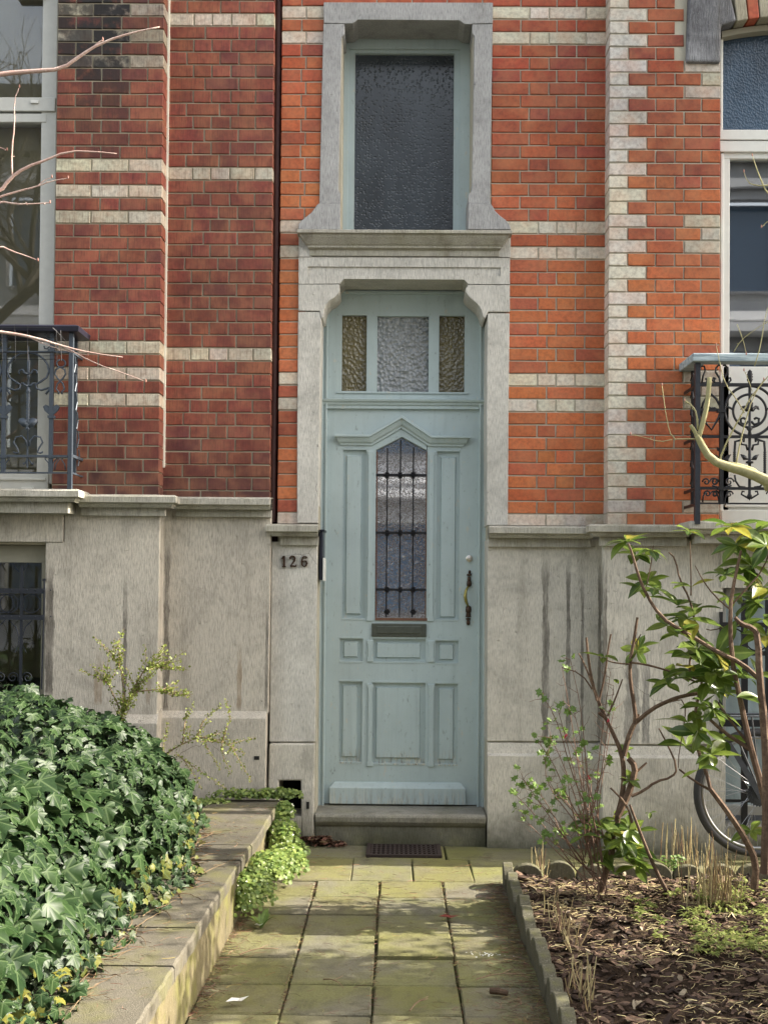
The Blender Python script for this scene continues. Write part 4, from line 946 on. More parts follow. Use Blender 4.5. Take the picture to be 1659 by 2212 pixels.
# ================================================================== GARDEN WALL (left)
GW = thing('garden_wall', (-.8, 4.5, 0), 'low garden wall with wide worn concrete coping slabs between the ivy and the path', 'garden wall')
ct = .265                                     # top of the coping
def cx_(y): return -.677+(y-3.14)*.017
b = MB(); b.add([(cx_(1)-.30,1,0),(cx_(1)+.015,1,0),(cx_(6.5)-.02,6.5,0),(cx_(6.5)-.30,6.5,0),(cx_(1)-.30,1,ct-.05),(cx_(1)+.003,1,ct-.05),(cx_(6.5)-.02,6.5,ct-.05),(cx_(6.5)-.30,6.5,ct-.05)],
   [(0,1,5,4),(1,2,6,5),(2,3,7,6),(3,0,4,7),(4,5,6,7)])
b.build('wall', WALLC, GW)
yy = [.6, 1.3, 1.95, 2.55, 3.05, 3.62, 4.02, 4.55, 5.03, 5.32, 5.80, 6.47]
for a, c in zip(yy, yy[1:]):
    b = MB(); q = R.uniform(-.006, .006); h = R.uniform(-.004, .004)
    x0a, x0c, x1a, x1c = cx_(a)-.36, cx_(c)-.36, cx_(a)+.010+q, cx_(c)+.010+q; a += .004; c -= .004; zb_, zt_ = ct-.05+.001, ct+h
    nseg = 8; vs = []; 
    for i in range(nseg+1):
        y = a+(c-a)*i/nseg; f = i/nseg; j = R.uniform(-.003, .003)
        vs += [(x0a+(x0c-x0a)*f, y, zb_), (x0a+(x0c-x0a)*f, y, zt_), (x1a+(x1c-x1a)*f+j-.006, y, zt_), (x1a+(x1c-x1a)*f+j, y, zt_-.008), (x1a+(x1c-x1a)*f+j, y, zb_)]
    fs = [(5*i+k, 5*i+5+k, 5*i+5+(k+1) % 5, 5*i+(k+1) % 5) for i in range(nseg) for k in range(5)]+[(0, 1, 2, 3, 4), tuple(5*nseg+k for k in (4, 3, 2, 1, 0))]
    b.add(vs, fs); b.build('coping_slab', COP, GW)

# ================================================================== scalloped edging stones
EDG = m_stone('edging_concrete', (.14, .13, .095), (.09, .085, .055), green=.6, dark=.3, hatch=.2)
def edging_mesh():
    b = MB(); W_, H, T_ = .150, .115, .045; pts = [(-W_/2+.002, -.06), (W_/2-.002, -.06)]
    for k in range(11):
        a = math.pi*k/10; pts.append(((W_/2-.002)*math.cos(a), H-.06+.06*math.sin(a)))
    b.prism(pts, -T_/2, T_/2); return b
e0 = edging_mesh().build('edging_stone', EDG, bevel=.004)
n_side, n_back = 24, 14
for k in range(n_side+n_back):
    o = e0 if k == 0 else e0.copy()
    if k: COL.objects.link(o)
    if k < n_side: o.location = (.535+R.uniform(-.006, .006), 5.69-.151*k, R.uniform(-.012, .004)); o.rotation_euler = (R.uniform(-.05, .05), R.uniform(-.03, .03), math.pi/2+R.uniform(-.05, .05))
    else: o.location = (.63+.152*(k-n_side), 5.74+R.uniform(-.005, .005), R.uniform(-.012, .0)); o.rotation_euler = (R.uniform(-.05, .05), R.uniform(-.03, .03), R.uniform(-.05, .05))
    side = k < n_side
    tag(o, 'round-topped concrete edging stone in the row along the right side of the path' if side else 'round-topped concrete edging stone in the row at the back of the flower bed',
        'edging stone', 'edging stones along the path' if side else 'edging stones at the back of the bed')

# ================================================================== grate
gx0, gx1, gy0, gy1 = X(789, 1836, 6.35), X(950, 1836, 6.35), 6.20, 6.50
def G0(u, v):
    d = P(u, v, 6)-CAM; return CAM+d*((0.006-1.4)/d.z)
p0, p1 = G0(785, 1850), G0(953, 1822)
IRONR = m_plain('rusty_cast_iron', (.045, .032, .028), .75, .2, .4, 60, .5, .5)
b = MB(); a0, a1, c0, c1 = p0.x+.012, p1.x-.008, p0.y, p1.y
b.box(a0, a1, c0, c0+.022, .003, .014); b.box(a0, a1, c1-.022, c1, .003, .014); b.box(a0, a0+.022, c0+.022, c1-.022, .003, .014); b.box(a1-.022, a1, c0+.022, c1-.022, .003, .014)
n_ = 15
for i in range(n_): x = a0+.03+(a1-a0-.06)*i/(n_-1); b.box(x-.005, x+.005, c0+.022, c1-.022, .003, .011)
for j in range(1, 6): y = c0+.02+(c1-c0-.04)*j/6; b.box(a0+.02, a1-.02, y-.005, y+.005, .004, .0125)
b.box(a0+.001, a1-.001, c0+.001, c1-.001, -.005, .0035)
tag(b.build('iron_grate', IRONR, bevel=.0015), 'rusty iron foot grate set in the paving below the doorstep', 'grate')

# ================================================================== IVY
IVY = m_leaf('ivy_leaf', (.008, .021, .009), (.026, .052, .015), (.11, .155, .07), .40, .07, .5, .16)
IVYD = m_plain('ivy_inner_shade', (.012, .016, .007), .9, bs=20, bstr=.5, var=.6)  # dark sheet under the leaves; shade between them put into its colour
IVB = [(0, -.90), (3.2, -.89), (3.84, -.90), (4.38, -.83), (4.67, -.79), (5.18, -.90), (5.77, -.92), (6.15, -1.08), (7, -1.2)]
def ivb(y):
    for (a, p), (c, q) in zip(IVB, IVB[1:]):
        if y <= c: return p+(q-p)*(y-a)/(c-a)-.03*noise.noise(Vector((0, y*4.3, 0)))
    return IVB[-1][1]
def ivz(d, y):
    far = 1-max(0, min(1, (y-5.0)/1.4))**2*.42
    return .23+(.69*(1-math.exp(-max(d, 0)*4.3)))*far+.06*noise.noise(Vector((d*3, y*2.0, 1.7)))*min(1, d*3)+.04*noise.noise(Vector((d*8, y*7, 5)))*min(1, d*4)
def ivp(d, y): return Vector((ivb(y)-d, y, ivz(d, y)))
def ivn(d, y):
    e = .02; a = ivp(d+e, y)-ivp(d-e if d > e else 0, y); c = ivp(d, y+e)-ivp(d, y-e); n = a.cross(c)
    n = n if n.z > 0 else -n; return n.normalized()
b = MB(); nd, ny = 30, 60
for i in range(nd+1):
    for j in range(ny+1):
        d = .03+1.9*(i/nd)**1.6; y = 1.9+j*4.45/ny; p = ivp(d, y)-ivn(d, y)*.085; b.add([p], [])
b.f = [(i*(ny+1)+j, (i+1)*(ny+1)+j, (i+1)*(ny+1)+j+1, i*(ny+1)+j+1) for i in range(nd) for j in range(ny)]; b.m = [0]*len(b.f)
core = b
LOBE = [(.0, .02), (.16, -.16), (.36, -.14), (.56, -.02), (.50, .14), (.50, .24), (.74, .46), (.50, .52), (.33, .60), (.20, .82), (0, 1.02)]
def ivy_leaf(b, pos, nrm, tip, size, col, fold=.25):
    tip = (tip-nrm*tip.dot(nrm)).normalized(); side = tip.cross(nrm).normalized()
    rim = [(x, y) for x, y in LOBE]+[(-x, y) for x, y in LOBE[-2:0:-1]]
    al = {0: .9, 1: .35, 2: .5, 3: 1, 4: .4, 5: .3, 6: 1, 7: .35, 8: .2, 9: .35, 10: 1}
    al = [al[i] for i in range(11)]+[al[i] for i in range(9, 0, -1)]
    vs = [pos+tip*size*.04]; cs = [(*col, 1)]
    cup = R.uniform(-.12, .18); drop = R.uniform(.05, .3)
    for (x, y), a in zip(rim, al):
        h = -fold*abs(x)*abs(x)*1.2+cup*(x*x+(y-.4)**2)-drop*max(0, y-.3)**2+ (.05 if a < .5 else -.03)
        vs.append(pos+side*x*size+tip*y*size+nrm*h*size); cs.append((*col, a))
    n = len(rim); base = len(b.v)
    b.v += [tuple(v) for v in vs]; b.c += cs
    # centre vertex a little up the midrib so the blade is a fan of lobes
    b.f += [(base, base+1+i, base+1+(i+1) % n) for i in range(n)]; b.m += [0]*n
b = MB()
R2 = random.Random(3)
N = 12500
for k in range(N):
    y = 1.95+4.45*R2.random(); d = .0+1.9*R2.random()**1.9 if R2.random() < .65 else R2.random()*.35
    if y < 2.7 and R2.random() < .5: continue
    p = ivp(d, y); nr = ivn(d, y); off = R2.uniform(-.085, .06); p = p+nr*off
    edge = d < .07
    size = R2.choice((1, 1, .7, 1.15))*R2.uniform(.028, .066)*(1.0 if not edge else .6)*(1.12 if y < 4.3 else .95)
    nn = (nr+Vector((R2.uniform(-.95, .95), R2.uniform(-.95, .95), R2.uniform(-.7, .7)))+Vector((.1, -.35, .1))).normalized()
    down = Vector((nr.x, nr.y, 0))*.6+Vector((.15, -.35, -1))
    down = down+Vector((R2.uniform(-.8, .8), R2.uniform(-.8, .8), R2.uniform(-.5, .5)))
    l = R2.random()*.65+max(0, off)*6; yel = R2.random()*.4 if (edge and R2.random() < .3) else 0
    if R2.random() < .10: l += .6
    ivy_leaf(b, p, nn, down, size, (l, yel, 0))
ivo = b.build('ivy_bush', IVY, smooth=True)
tag(ivo, 'dense mound of dark glossy ivy filling the left garden and spilling over the coping', 'ivy')
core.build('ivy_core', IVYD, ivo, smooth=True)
b = MB()
for k in range(70):   # bare runners creeping over the coping
    y = R.uniform(2.6, 5.7); x = ivb(y)+.01; z = ct+.008; p = Vector((x, y, z)); pts = [p]; a = R.uniform(-1.0, 1.0)
    for i in range(R.randint(3, 7)): a += R.uniform(-.6, .6); p = p+Vector((math.cos(a)*.022, math.sin(a)*.03, R.uniform(-.004, .006))); p.z = max(ct+.004, p.z); pts.append(p.copy())
    pts = [q for q in pts if q.x < cx_(q.y)-.01] or pts[:2]
    if len(pts) > 1: b.tube(pts, [.0022, .0008], 5)
b.build('runners', m_bark('ivy_stem', (.14, .09, .05), (.22, .17, .10)), ivo)['kind'] = 'stuff'

# ================================================================== small plants beside the garden wall
WEED = m_leaf('fresh_weed_leaf', (.10, .18, .035), (.30, .38, .10), (.3, .45, .12), .5, .35, .3)
FLOW = m_plain('white_petal', (.75, .75, .6), .8)
def disc(b, p, nrm, r, col, n=6):
    s = nrm.orthogonal().normalized(); t_ = nrm.cross(s); a0 = R.random()*6; base = len(b.v)
    b.v.append(tuple(p-nrm*r*.15)); b.c.append((*col, .7))
    for i in range(n): a = a0+6.283*i/n; rr = r*R.uniform(.85, 1.1); b.v.append(tuple(p+s*math.cos(a)*rr+t_*math.sin(a)*rr)); b.c.append((*col, 0))
    b.f += [(base, base+1+i, base+1+(i+1) % n) for i in range(n)]; b.m += [0]*n
def rv(s=1): return Vector((R.gauss(0, s), R.gauss(0, s), R.gauss(0, s)))
def weed(name, blobs, n, label, r0=.010, flowers=0, group=None):
    b = MB(); st_ = MB(); fl = MB()
    for k in range(n):
        c, rad = blobs[R.randrange(len(blobs))]; dv = rv().normalized(); u = R.random()**.45
        if dv.z < -.25: dv.z = -dv.z
        p = Vector(c)+Vector((dv.x*rad[0], dv.y*rad[1], dv.z*rad[2]))*u
        if p.z < .01: p.z = .01+R.random()*.02
        nr = (dv*.5+Vector((0, -.4, .8))+rv(.4)).normalized()
        disc(b, p, nr, r0*R.uniform(.6, 1.25), (R.random()**1.3, .12*R.random(), 0))
        if k % 9 == 0: st_.tube([Vector(c)+Vector((dv.x*rad[0]*.2, dv.y*rad[1]*.2, -rad[2]*.2)), p], [.0013, .0008], 4)
        if flowers and k < flowers: disc(fl, p+nr*.01, nr, r0*.45, (1, 1, 1), 5)
    o = b.build(name, WEED); tag(o, label, 'weed', group)
    st_.build('stem', m_plain('weed_stem', (.12, .17, .05), .7), o)
    if flowers: fl.build('flower', FLOW, o)
    return o
xw = lambda y: cx_(y)+.03
weed('leafy_weed', [((-.56, 6.10, .13), (.09, .14, .11)), ((-.54, 5.92, .07), (.11, .13, .08)), ((-.58, 6.3, .22), (.06, .10, .07)), ((-.54, 6.15, .05), (.11, .16, .07))], 2600, 'bright lime green weed with tiny white flowers against the end of the coping', .0105, 90)
weed('leafy_weed', [((-.56, 5.62, .08), (.12, .20, .10)), ((-.58, 5.45, .12), (.10, .18, .09)), ((-.52, 5.7, .08), (.12, .16, .09))], 2100, 'middle clump of dark green weed growing at the foot of the garden wall', .0095)
weed('leafy_weed', [((-.60, 5.22, .07), (.10, .13, .11)), ((-.63, 5.05, .08), (.08, .12, .12)), ((-.62, 5.15, .15), (.07, .12, .06))], 1500, 'nearest clump of light green weed hanging against the garden wall', .0095, 20)
weed('creeping_weed', [((-.80, 6.43, .29), (.22, .05, .045)), ((-.62, 6.44, .29), (.14, .04, .05)), ((-.97, 6.38, .25), (.12, .07, .04))], 1300, 'low dark green weed along the house wall behind the end of the coping', .009)
# narrow-leaved plantain
PL = m_leaf('plantain_leaf', (.10, .17, .035), (.18, .26, .06), (.3, .38, .12), .5, .3)
def blade(b, p0, dirv, L, wd, droop, col, n=5, up=Vector((0, 0, 1))):
    dirv = dirv.normalized(); side = dirv.cross(up); side = side.normalized() if side.length > .01 else Vector((1, 0, 0)); nr = side.cross(dirv)
    base = len(b.v); p = p0.copy(); dd = dirv.copy()
    for i in range(n+1):
        f = i/n; w_ = wd*math.sin(math.pi*min(.97, (f*.93+.05)))**.75
        mid = p; b.v += [tuple(mid-side*w_+nr*w_*.25), tuple(mid), tuple(mid+side*w_+nr*w_*.25)]; b.c += [(*col, .3), (*col, 1), (*col, .3)]
        dd = (dd+Vector((0, 0, -droop/n))).normalized(); p = p+dd*L/n
    for i in range(n):
        k = base+3*i; b.f += [(k, k+1, k+4, k+3), (k+1, k+2, k+5, k+4)]; b.m += [0, 0]
b = MB()
for k in range(9):
    a = R.random()*6.28; blade(b, Vector((-.545, 4.97, .0)), Vector((math.cos(a), math.sin(a), 1.6)), R.uniform(.07, .12), .011, .8, (R.random(), 0, 0))
tag(b.build('plantain', PL), 'single narrow-leaved weed sprouting from the edge of the path', 'weed')

# barberry sprigs rising out of the ivy
SPR = m_leaf('small_yellow_green_leaf', (.15, .20, .035), (.28, .33, .06), (.3, .35, .1), .5, .4)
TWG = m_bark('twig_bark', (.20, .13, .08), (.34, .25, .16))
def sprig(name, stems, label, Y, r=.0055):
    b = MB(); s_ = MB()
    for pts, sub in stems:
        P0 = [P(u, v, Y+R.uniform(-.03, .03)) for u, v in pts]; s_.tube(P0, [.004 if sub else .002, .001], 5)
        for i in range(len(P0)-1):
            a, c = P0[i], P0[i+1]; L = (c-a).length; n = int(L/.008)
            for k in range(n):
                p = a.lerp(c, k/n)
                for s in range(2): disc(b, p+rv(.006), (rv()+Vector((0, -.6, .5))).normalized(), r*R.uniform(.6, 1.2), (R.random(), .1*R.random(), 0), 5)
            if sub and i > 0:
                for q in range(sub):
                    p = a.lerp(c, R.random()); dv = ((c-a).normalized()*.7+Vector((R.uniform(-.9, .9), R.uniform(-.4, .4), R.uniform(.1, .6)))).normalized(); Ls = R.uniform(.06, .16)
                    e = p+dv*Ls; s_.tube([p, e], [.0018, .0007], 4)
                    for k in range(int(Ls/.008)):
                        pp = p.lerp(e, k*.008/Ls)
                        for s in range(2): disc(b, pp+rv(.006), (rv()+Vector((0, -.6, .5))).normalized(), r*R.uniform(.6, 1.2), (R.random(), .1*R.random(), 0), 5)
    o = b.build(name, SPR); tag(o, label, 'shrub'); s_.build('stem', TWG, o); return o
sprig('small_leaved_shrub', [([(250, 1610), (258, 1570), (272, 1520), (295, 1478)], 10), ([(272, 1520), (262, 1450), (245, 1415)], 9), ([(280, 1505), (310, 1450), (335, 1438), (352, 1445)], 8), ([(265, 1545), (235, 1480), (228, 1470)], 9), ([(285, 1495), (340, 1490), (368, 1502)], 8)],
      'upright feathery shrub with tiny yellow-green leaves rising from the top of the ivy', 5.65, .0056)
sprig('small_leaved_shrub', [([(340, 1640), (390, 1610), (430, 1592), (480, 1602), (530, 1630)], 3), ([(395, 1605), (400, 1560), (405, 1530)], 1), ([(425, 1595), (438, 1560), (452, 1545)], 1), ([(480, 1602), (490, 1570), (500, 1550)], 1),
      ([(478, 1602), (484, 1640), (500, 1675)], 0), ([(500, 1612), (520, 1650), (545, 1690)], 0), ([(440, 1600), (455, 1630), (478, 1665)], 0), ([(380, 1630), (430, 1665), (490, 1705)], 0), ([(395, 1640), (420, 1675), (435, 1705)], 0), ([(350, 1640), (355, 1600), (362, 1560)], 0)],
      'arching feathery shrub with tiny yellow-green leaves in front of the stone plinth', 5.75, .0056)

# ================================================================== SHRUBS ON THE RIGHT
RHO = m_leaf('rhododendron_leaf', (.055, .105, .018), (.20, .27, .045), (.30, .38, .10), .3, .5, .4)
BRK = m_bark('brown_bark', (.10, .062, .042), (.22, .15, .10), 60)
def s3(cx, cy, Y): return P(1058.4+.3617*cx, 1200+.3617*cy, Y)
def smooth(pts, it=1):
    for _ in range(it):
        o = [pts[0]]
        for a, c in zip(pts, pts[1:]): o += [a.lerp(c, .3), a.lerp(c, .7)]
        pts = o+[pts[-1]]
    return pts
def stem(b, pts, Y, r0, r1, it=1, wob=.006, dy=0):
    n = len(pts); ps = [s3(x, y, Y+dy*i/max(1, n-1))+Vector((0, R.uniform(-wob, wob), 0)) for i, (x, y) in enumerate(pts)]
    ps = smooth(ps, it); b.tube(ps, [r0+(r1-r0)*i/(len(ps)-1) for i in range(len(ps))], 7); return ps
def rleaf(b, p, dirv, L, nrm, col, droop=.5):
    dirv = dirv.normalized(); side = dirv.cross(nrm).normalized(); nr = side.cross(dirv)
    if nr.dot(nrm) < 0: nr = -nr
    base = len(b.v); n = 7; wd = L*.19; dd = dirv.copy(); q = p.copy(); cup = R.uniform(.1, .45); tw = R.uniform(-.3, .3)
    b.v.append(tuple(q)); b.c.append((*col, 1)); q = q+dd*L*.08
    for i in range(n):
        f = (i+.5)/n; w_ = wd*(math.sin(math.pi*f**1.15)**.8)+.001
        s = (side+nr*tw*f).normalized()
        b.v += [tuple(q-s*w_+nr*w_*cup), tuple(q-s*w_*.5+nr*w_*cup*.35), tuple(q), tuple(q+s*w_*.5+nr*w_*cup*.35), tuple(q+s*w_+nr*w_*cup)]; b.c += [(*col, .2), (*col, .55), (*col, 1), (*col, .55), (*col, .2)]
        dd = (dd-nr*droop/n).normalized(); q = q+dd*L*.92/n
    b.v.append(tuple(q)); b.c.append((*col, .8))
    b.f += [(base, base+1, base+2), (base, base+2, base+3), (base, base+3, base+4), (base, base+4, base+5)]
    for i in range(n-1):
        k = base+1+5*i
        for j in range(4): b.f.append((k+j, k+5+j, k+6+j, k+1+j))
    k = base+1+5*(n-1); e = base+1+5*n
    b.f += [(k+j, e, k+j+1) for j in range(4)]; b.m += [0]*(len(b.f)-len(b.m))
def rosette(b, c, n, L, tilt=.35, face=Vector((0, -.3, 1)), yel=.06):
    n = max(3, round(n*.8))
    face = (face+rv(.25)).normalized(); s = face.orthogonal().normalized(); t_ = face.cross(s); a0 = R.random()*6
    for k in range(n):
        a = a0+2.4*k; o = s*math.cos(a)+t_*math.sin(a); dv = o+face*R.uniform(tilt-.5, tilt+.25)
        y_ = R.uniform(.5, 1) if R.random() < yel else 0
        rleaf(b, c, dv, L*R.uniform(.7, 1.15), (face+o*-.1+rv(.15)).normalized(), (R.random(), y_, 0), R.uniform(.2, 1.0))
# --- rhododendron in the middle of the bed
Y1 = 5.35
rt = s3(690, 1985, Y1); root = Vector((rt.x, Y1, .04))
lf = MB(); w_ = MB()
stem(w_, [(660, 2010), (690, 1900), (740, 1720), (765, 1540), (790, 1440), (800, 1300), (785, 1180), (745, 1085), (690, 970), (645, 870), (610, 765), (590, 650), (575, 490)], Y1, .016, .005, 1)
stem(w_, [(760, 1560), (820, 1450), (855, 1340), (872, 1262), (830, 1215)], Y1-.02, .017, .013)
stem(w_, [(800, 1200), (825, 1100), (850, 1030), (872, 990), (860, 880), (838, 760), (835, 640), (860, 500), (880, 370)], Y1, .013, .006)
stem(w_, [(870, 1000), (960, 920), (1060, 870), (1150, 840), (1240, 825)], Y1, .010, .008, dy=-.1)
stem(w_, [(845, 1440), (920, 1410), (990, 1350), (1090, 1330), (1122, 1270), (1060, 1130), (1010, 1035)], Y1-.05, .0075, .003)
stem(w_, [(880, 1290), (915, 1260), (938, 1240)], Y1, .006, .004); stem(w_, [(872, 990), (890, 950)], Y1, .007, .006); stem(w_, [(690, 970), (650, 940)], Y1, .009, .008)
stem(w_, [(650, 880), (690, 700), (705, 560), (722, 470)], Y1+.02, .005, .004); stem(w_, [(640, 870), (600, 740), (560, 640), (530, 585)], Y1-.02, .005, .003)
stem(w_, [(700, 960), (740, 880), (790, 740)], Y1, .005, .003); stem(w_, [(610, 800), (545, 705), (430, 670)], Y1, .004, .002)
stem(w_, [(1050, 2000), (985, 1870), (930, 1745), (880, 1610), (835, 1490)], Y1-.1, .0095, .005); stem(w_, [(850, 1600), (820, 1490), (720, 1390)], Y1-.1, .006, .004)
stem(w_, [(840, 640), (920, 650), (1000, 670), (1100, 700), (1190, 740), (1240, 760)], Y1-.05, .005, .004, dy=-.05)
stem(w_, [(835, 650), (760, 645), (700, 630), (650, 610)], Y1-.02, .004, .002); stem(w_, [(860, 540), (885, 500), (900, 470)], Y1, .003, .002)
for (x, y, n, L) in ((680, 610, 6, .10), (880, 570, 9, .10), (740, 740, 4, .06), (820, 1170, 5, .07), (830, 1345, 7, .07), (700, 1640, 9, .10), (760, 1580, 8, .10), (830, 1640, 9, .10), (740, 1720, 9, .11), (860, 1760, 8, .11), (900, 1800, 6, .12), (560, 1590, 6, .09),
                     (870, 1860, 6, .11), (800, 1700, 9, .13), (700, 1760, 8, .12), (840, 1840, 8, .12), (780, 1650, 7, .11), (780, 1800, 8, .10), (600, 1640, 6, .09), (880, 1650, 5, .08), (740, 1900, 5, .10), (960, 1540, 4, .05), (550, 1680, 4, .08), (690, 930, 3, .05)):
    rosette(lf, s3(x, y, Y1-.05+R.uniform(-.08, .08)), n, L)
o = w_.build('rhododendron', BRK); tag(o, 'pruned rhododendron with forked brown trunk and leafy base, left of the bicycle', 'shrub'); lf.build('foliage', RHO, o, smooth=True)
# --- taller rhododendron at the right edge
Y2 = 5.15
lf = MB(); w_ = MB()
stem(w_, [(1580, 1990), (1590, 1830), (1530, 1700), (1440, 1560), (1315, 1395)], Y2, .017, .011)
stem(w_, [(1315, 1395), (1292, 1290), (1235, 1150), (1220, 980), (1240, 850), (1268, 790), (1262, 740), (1195, 730), (1190, 650), (1205, 580)], Y2, .0085, .004)
stem(w_, [(1310, 1400), (1220, 1350), (1128, 1278)], Y2, .006, .004)
stem(w_, [(1700, 1700), (1655, 1560), (1630, 1400), (1560, 1165), (1520, 990), (1485, 820), (1440, 610), (1430, 320), (1450, 200), (1475, 90), (1500, -30)], Y2-.1, .017, .005)
stem(w_, [(1560, 1165), (1480, 1110), (1400, 1060), (1280, 950)], Y2-.1, .010, .006); stem(w_, [(1540, 1120), (1450, 1010), (1360, 880)], Y2-.1, .006, .004)
stem(w_, [(1640, 1900), (1655, 1350), (1640, 1000), (1612, 740), (1603, 480), (1570, 430), (1500, 410), (1460, 370)], Y2-.2, .020, .008)
stem(w_, [(1615, 745), (1500, 640), (1380, 590), (1250, 510), (1130, 440), (1020, 370), (930, 230), (880, 110), (845, -20), (825, -70)], Y2-.15, .011, .0045)
stem(w_, [(1430, 320), (1340, 240), (1270, 150), (1225, 60)], Y2-.1, .004, .002); stem(w_, [(1440, 300), (1530, 200), (1640, 80), (1680, -60)], Y2-.1, .004, .003)
stem(w_, [(1260, 520), (1220, 380), (1190, 250), (1130, 150), (1110, 20), (1068, -20)], Y2, .0055, .003); stem(w_, [(1200, 240), (1200, 100), (1195, -80)], Y2, .0035, .002)
stem(w_, [(930, 200), (960, 60), (975, -60)], Y2, .003, .002); stem(w_, [(1420, 420), (1330, 450), (1290, 440)], Y2, .003, .002)
stem(w_, [(1090, 870), (1165, 860), (1165, 1000), (1130, 1170), (1125, 1270)], Y2, .003, .002)
stem(w_, [(1690, 1150), (1640, 1160), (1625, 1170)], Y2-.2, .003, .002)
L6 = [(820, -150), (880, -60), (800, -95), (970, 60-90), (1190, -130), (1440, -180), (1500, -60), (1600, -130), (1640, -220), (1560, 20)]
for (x, y, n, L) in ((825, -80, 11, .11), (870, 0, 6, .10), (960, -30, 6, .09), (950, 150, 8, .10), (900, 210, 5, .09), (985, 200, 5, .08), (1190, -140, 8, .075), (1440, -170, 9, .12), (1480, -60, 9, .12), (1590, -140, 9, .13), (1650, -60, 9, .12), (1560, 60, 8, .13), (1500, 90, 8, .12), (1400, 120, 6, .09), (1630, 190, 9, .12),
                     (1600, 290, 8, .13), (1510, 280, 4, .11), (1420, 250, 4, .08), (1640, 380, 7, .12), (1180, 380, 8, .13), (1210, 330, 4, .10), (1120, 300, 6, .11), (1060, 420, 6, .09), (1130, 470, 6, .10), (1200, 190, 3, .09), (1240, 560, 8, .13), (1180, 600, 8, .12), (1350, 580, 5, .15), (1290, 640, 8, .13), (1220, 700, 9, .13), (1110, 740, 7, .11),
                     (1060, 770, 4, .12), (1330, 700, 8, .12), (1350, 830, 9, .13), (1300, 760, 6, .11), (1470, 850, 3, .11), (1330, 920, 6, .12), (1270, 900, 4, .11), (1180, 1000, 5, .12), (1240, 1060, 5, .10), (1170, 1140, 5, .13), (1290, 1050, 4, .08), (1380, 1100, 4, .10), (1320, 1190, 6, .10), (1250, 1280, 3, .10), (1590, 700, 4, .08),
                     (1490, 720, 4, .09), (1560, 1650, 6, .08), (1650, 480, 6, .12), (1390, 720, 5, .11), (1430, 640, 4, .10)):
    rosette(lf, s3(x, y, Y2+R.uniform(-.15, .12)), n+1, L*1.15)
for (x, y, dx, dz) in ((1350, 590, .55, 1), (1350, 590, 1, .08), (1220, 620, 1, -.1)):
    c = s3(x, y, Y2-.08); rleaf(lf, c, Vector((dx, -.1, dz)), .17, Vector((-.2, -1, .3)), (.25, 0, 0), .2)
o = w_.build('rhododendron', BRK); tag(o, 'tall open rhododendron with long glossy leaves in front of the barred window', 'shrub'); lf.build('foliage', RHO, o, smooth=True)
# --- currant bush with small lobed leaves
Y3 = 5.30
CUR = m_leaf('currant_leaf', (.075, .155, .02), (.16, .27, .045), (.25, .35, .1), .5, .35)
w_ = MB(); lf = MB()
base = s3(640, 1900, Y3); base.z = .05
def lobed(b, p, nrm, r, col):
    s = nrm.orthogonal().normalized(); t_ = nrm.cross(s); a0 = R.random()*6; k0 = len(b.v); n = 12
    b.v.append(tuple(p)); b.c.append((*col, 1))
    for i in range(n): a = a0+6.283*i/n; rr = r*(1.05 if i % 2 == 0 else .62)*(.75 if i in (5, 6, 7) else 1); b.v.append(tuple(p+s*math.cos(a)*rr+t_*math.sin(a)*rr+nrm*R.uniform(-.15, .15)*r)); b.c.append((*col, 1 if i % 2 == 0 else .2))
    b.f += [(k0, k0+1+i, k0+1+(i+1) % n) for i in range(n)]; b.m += [0]*n
tips = [(190, 1330), (130, 1410), (240, 1470), (200, 1570), (290, 1560), (350, 1350), (400, 1430), (290, 1120), (440, 1040), (360, 1090), (500, 930), (400, 900), (560, 1140), (520, 1220), (610, 1300), (430, 670), (480, 625), (330, 1220), (590, 1440), (620, 1500), (300, 830), (720, 700), (740, 780), (740, 920), (700, 1240), (470, 1330), (250, 1380), (560, 1560), (420, 1640), (350, 1700)]
for (x, y) in tips:
    tip = s3(x, y, Y3+R.uniform(-.2, .25)); m1 = base.lerp(tip, .35)+Vector((-.02+R.uniform(-.04, .04), R.uniform(-.05, .05), .06)); m2 = base.lerp(tip, .7)+Vector((R.uniform(-.03, .03), R.uniform(-.04, .04), .07*R.random()))
    k_ = R.random()*.5*max(0, (1900-y))/900; st0 = base.lerp(s3(560, 1000, Y3), k_)+Vector((R.uniform(-.05, .05), R.uniform(-.03, .03), 0))
    if k_ > .1: m1 = st0.lerp(tip, .33)+rv(.02); m2 = st0.lerp(tip, .7)+rv(.02)+Vector((0, 0, .02))
    ps = smooth([st0, m1, m2, tip], 2); w_.tube(ps, [.0035, .0009], 5)
    for i in range(3, len(ps)):
        if R.random() < .85:
            e = ps[i]+Vector((R.uniform(-.07, .05), R.uniform(-.05, .05), R.uniform(-.02, .07))); w_.tube([ps[i], ps[i].lerp(e, .5)+rv(.006), e], [.0013, .0006], 4)
            if i > len(ps)*.6 and x < 600 and y > 850:
                for q in range(R.randint(0, 2)): lobed(lf, e+rv(.011), (rv(.5)+Vector((0, -.6, .8))).normalized(), R.uniform(.012, .022), (R.random(), .08*R.random(), 0))
    if y > 850 or x < 640:
        for q in range(3): lobed(lf, tip+rv(.016), (rv(.5)+Vector((0, -.6, .8))).normalized(), R.uniform(.012, .024), (R.random(), .08*R.random(), 0))
o = w_.build('currant_bush', m_bark('currant_twig', (.15, .085, .06), (.26, .17, .12))); tag(o, 'twiggy currant bush with small fresh lobed leaves, left of the forked rhododendron trunk', 'shrub'); lf.build('foliage', CUR, o)
b = MB()
for (x, y) in ((708, 990), (450, 1080), (590, 1325)):
    c = s3(x, y, Y3-.05)
    for k in range(5): b.lathe(c+rv(.004), [(.001, -.006), (.0035, -.002), (.001, .005)], 6)
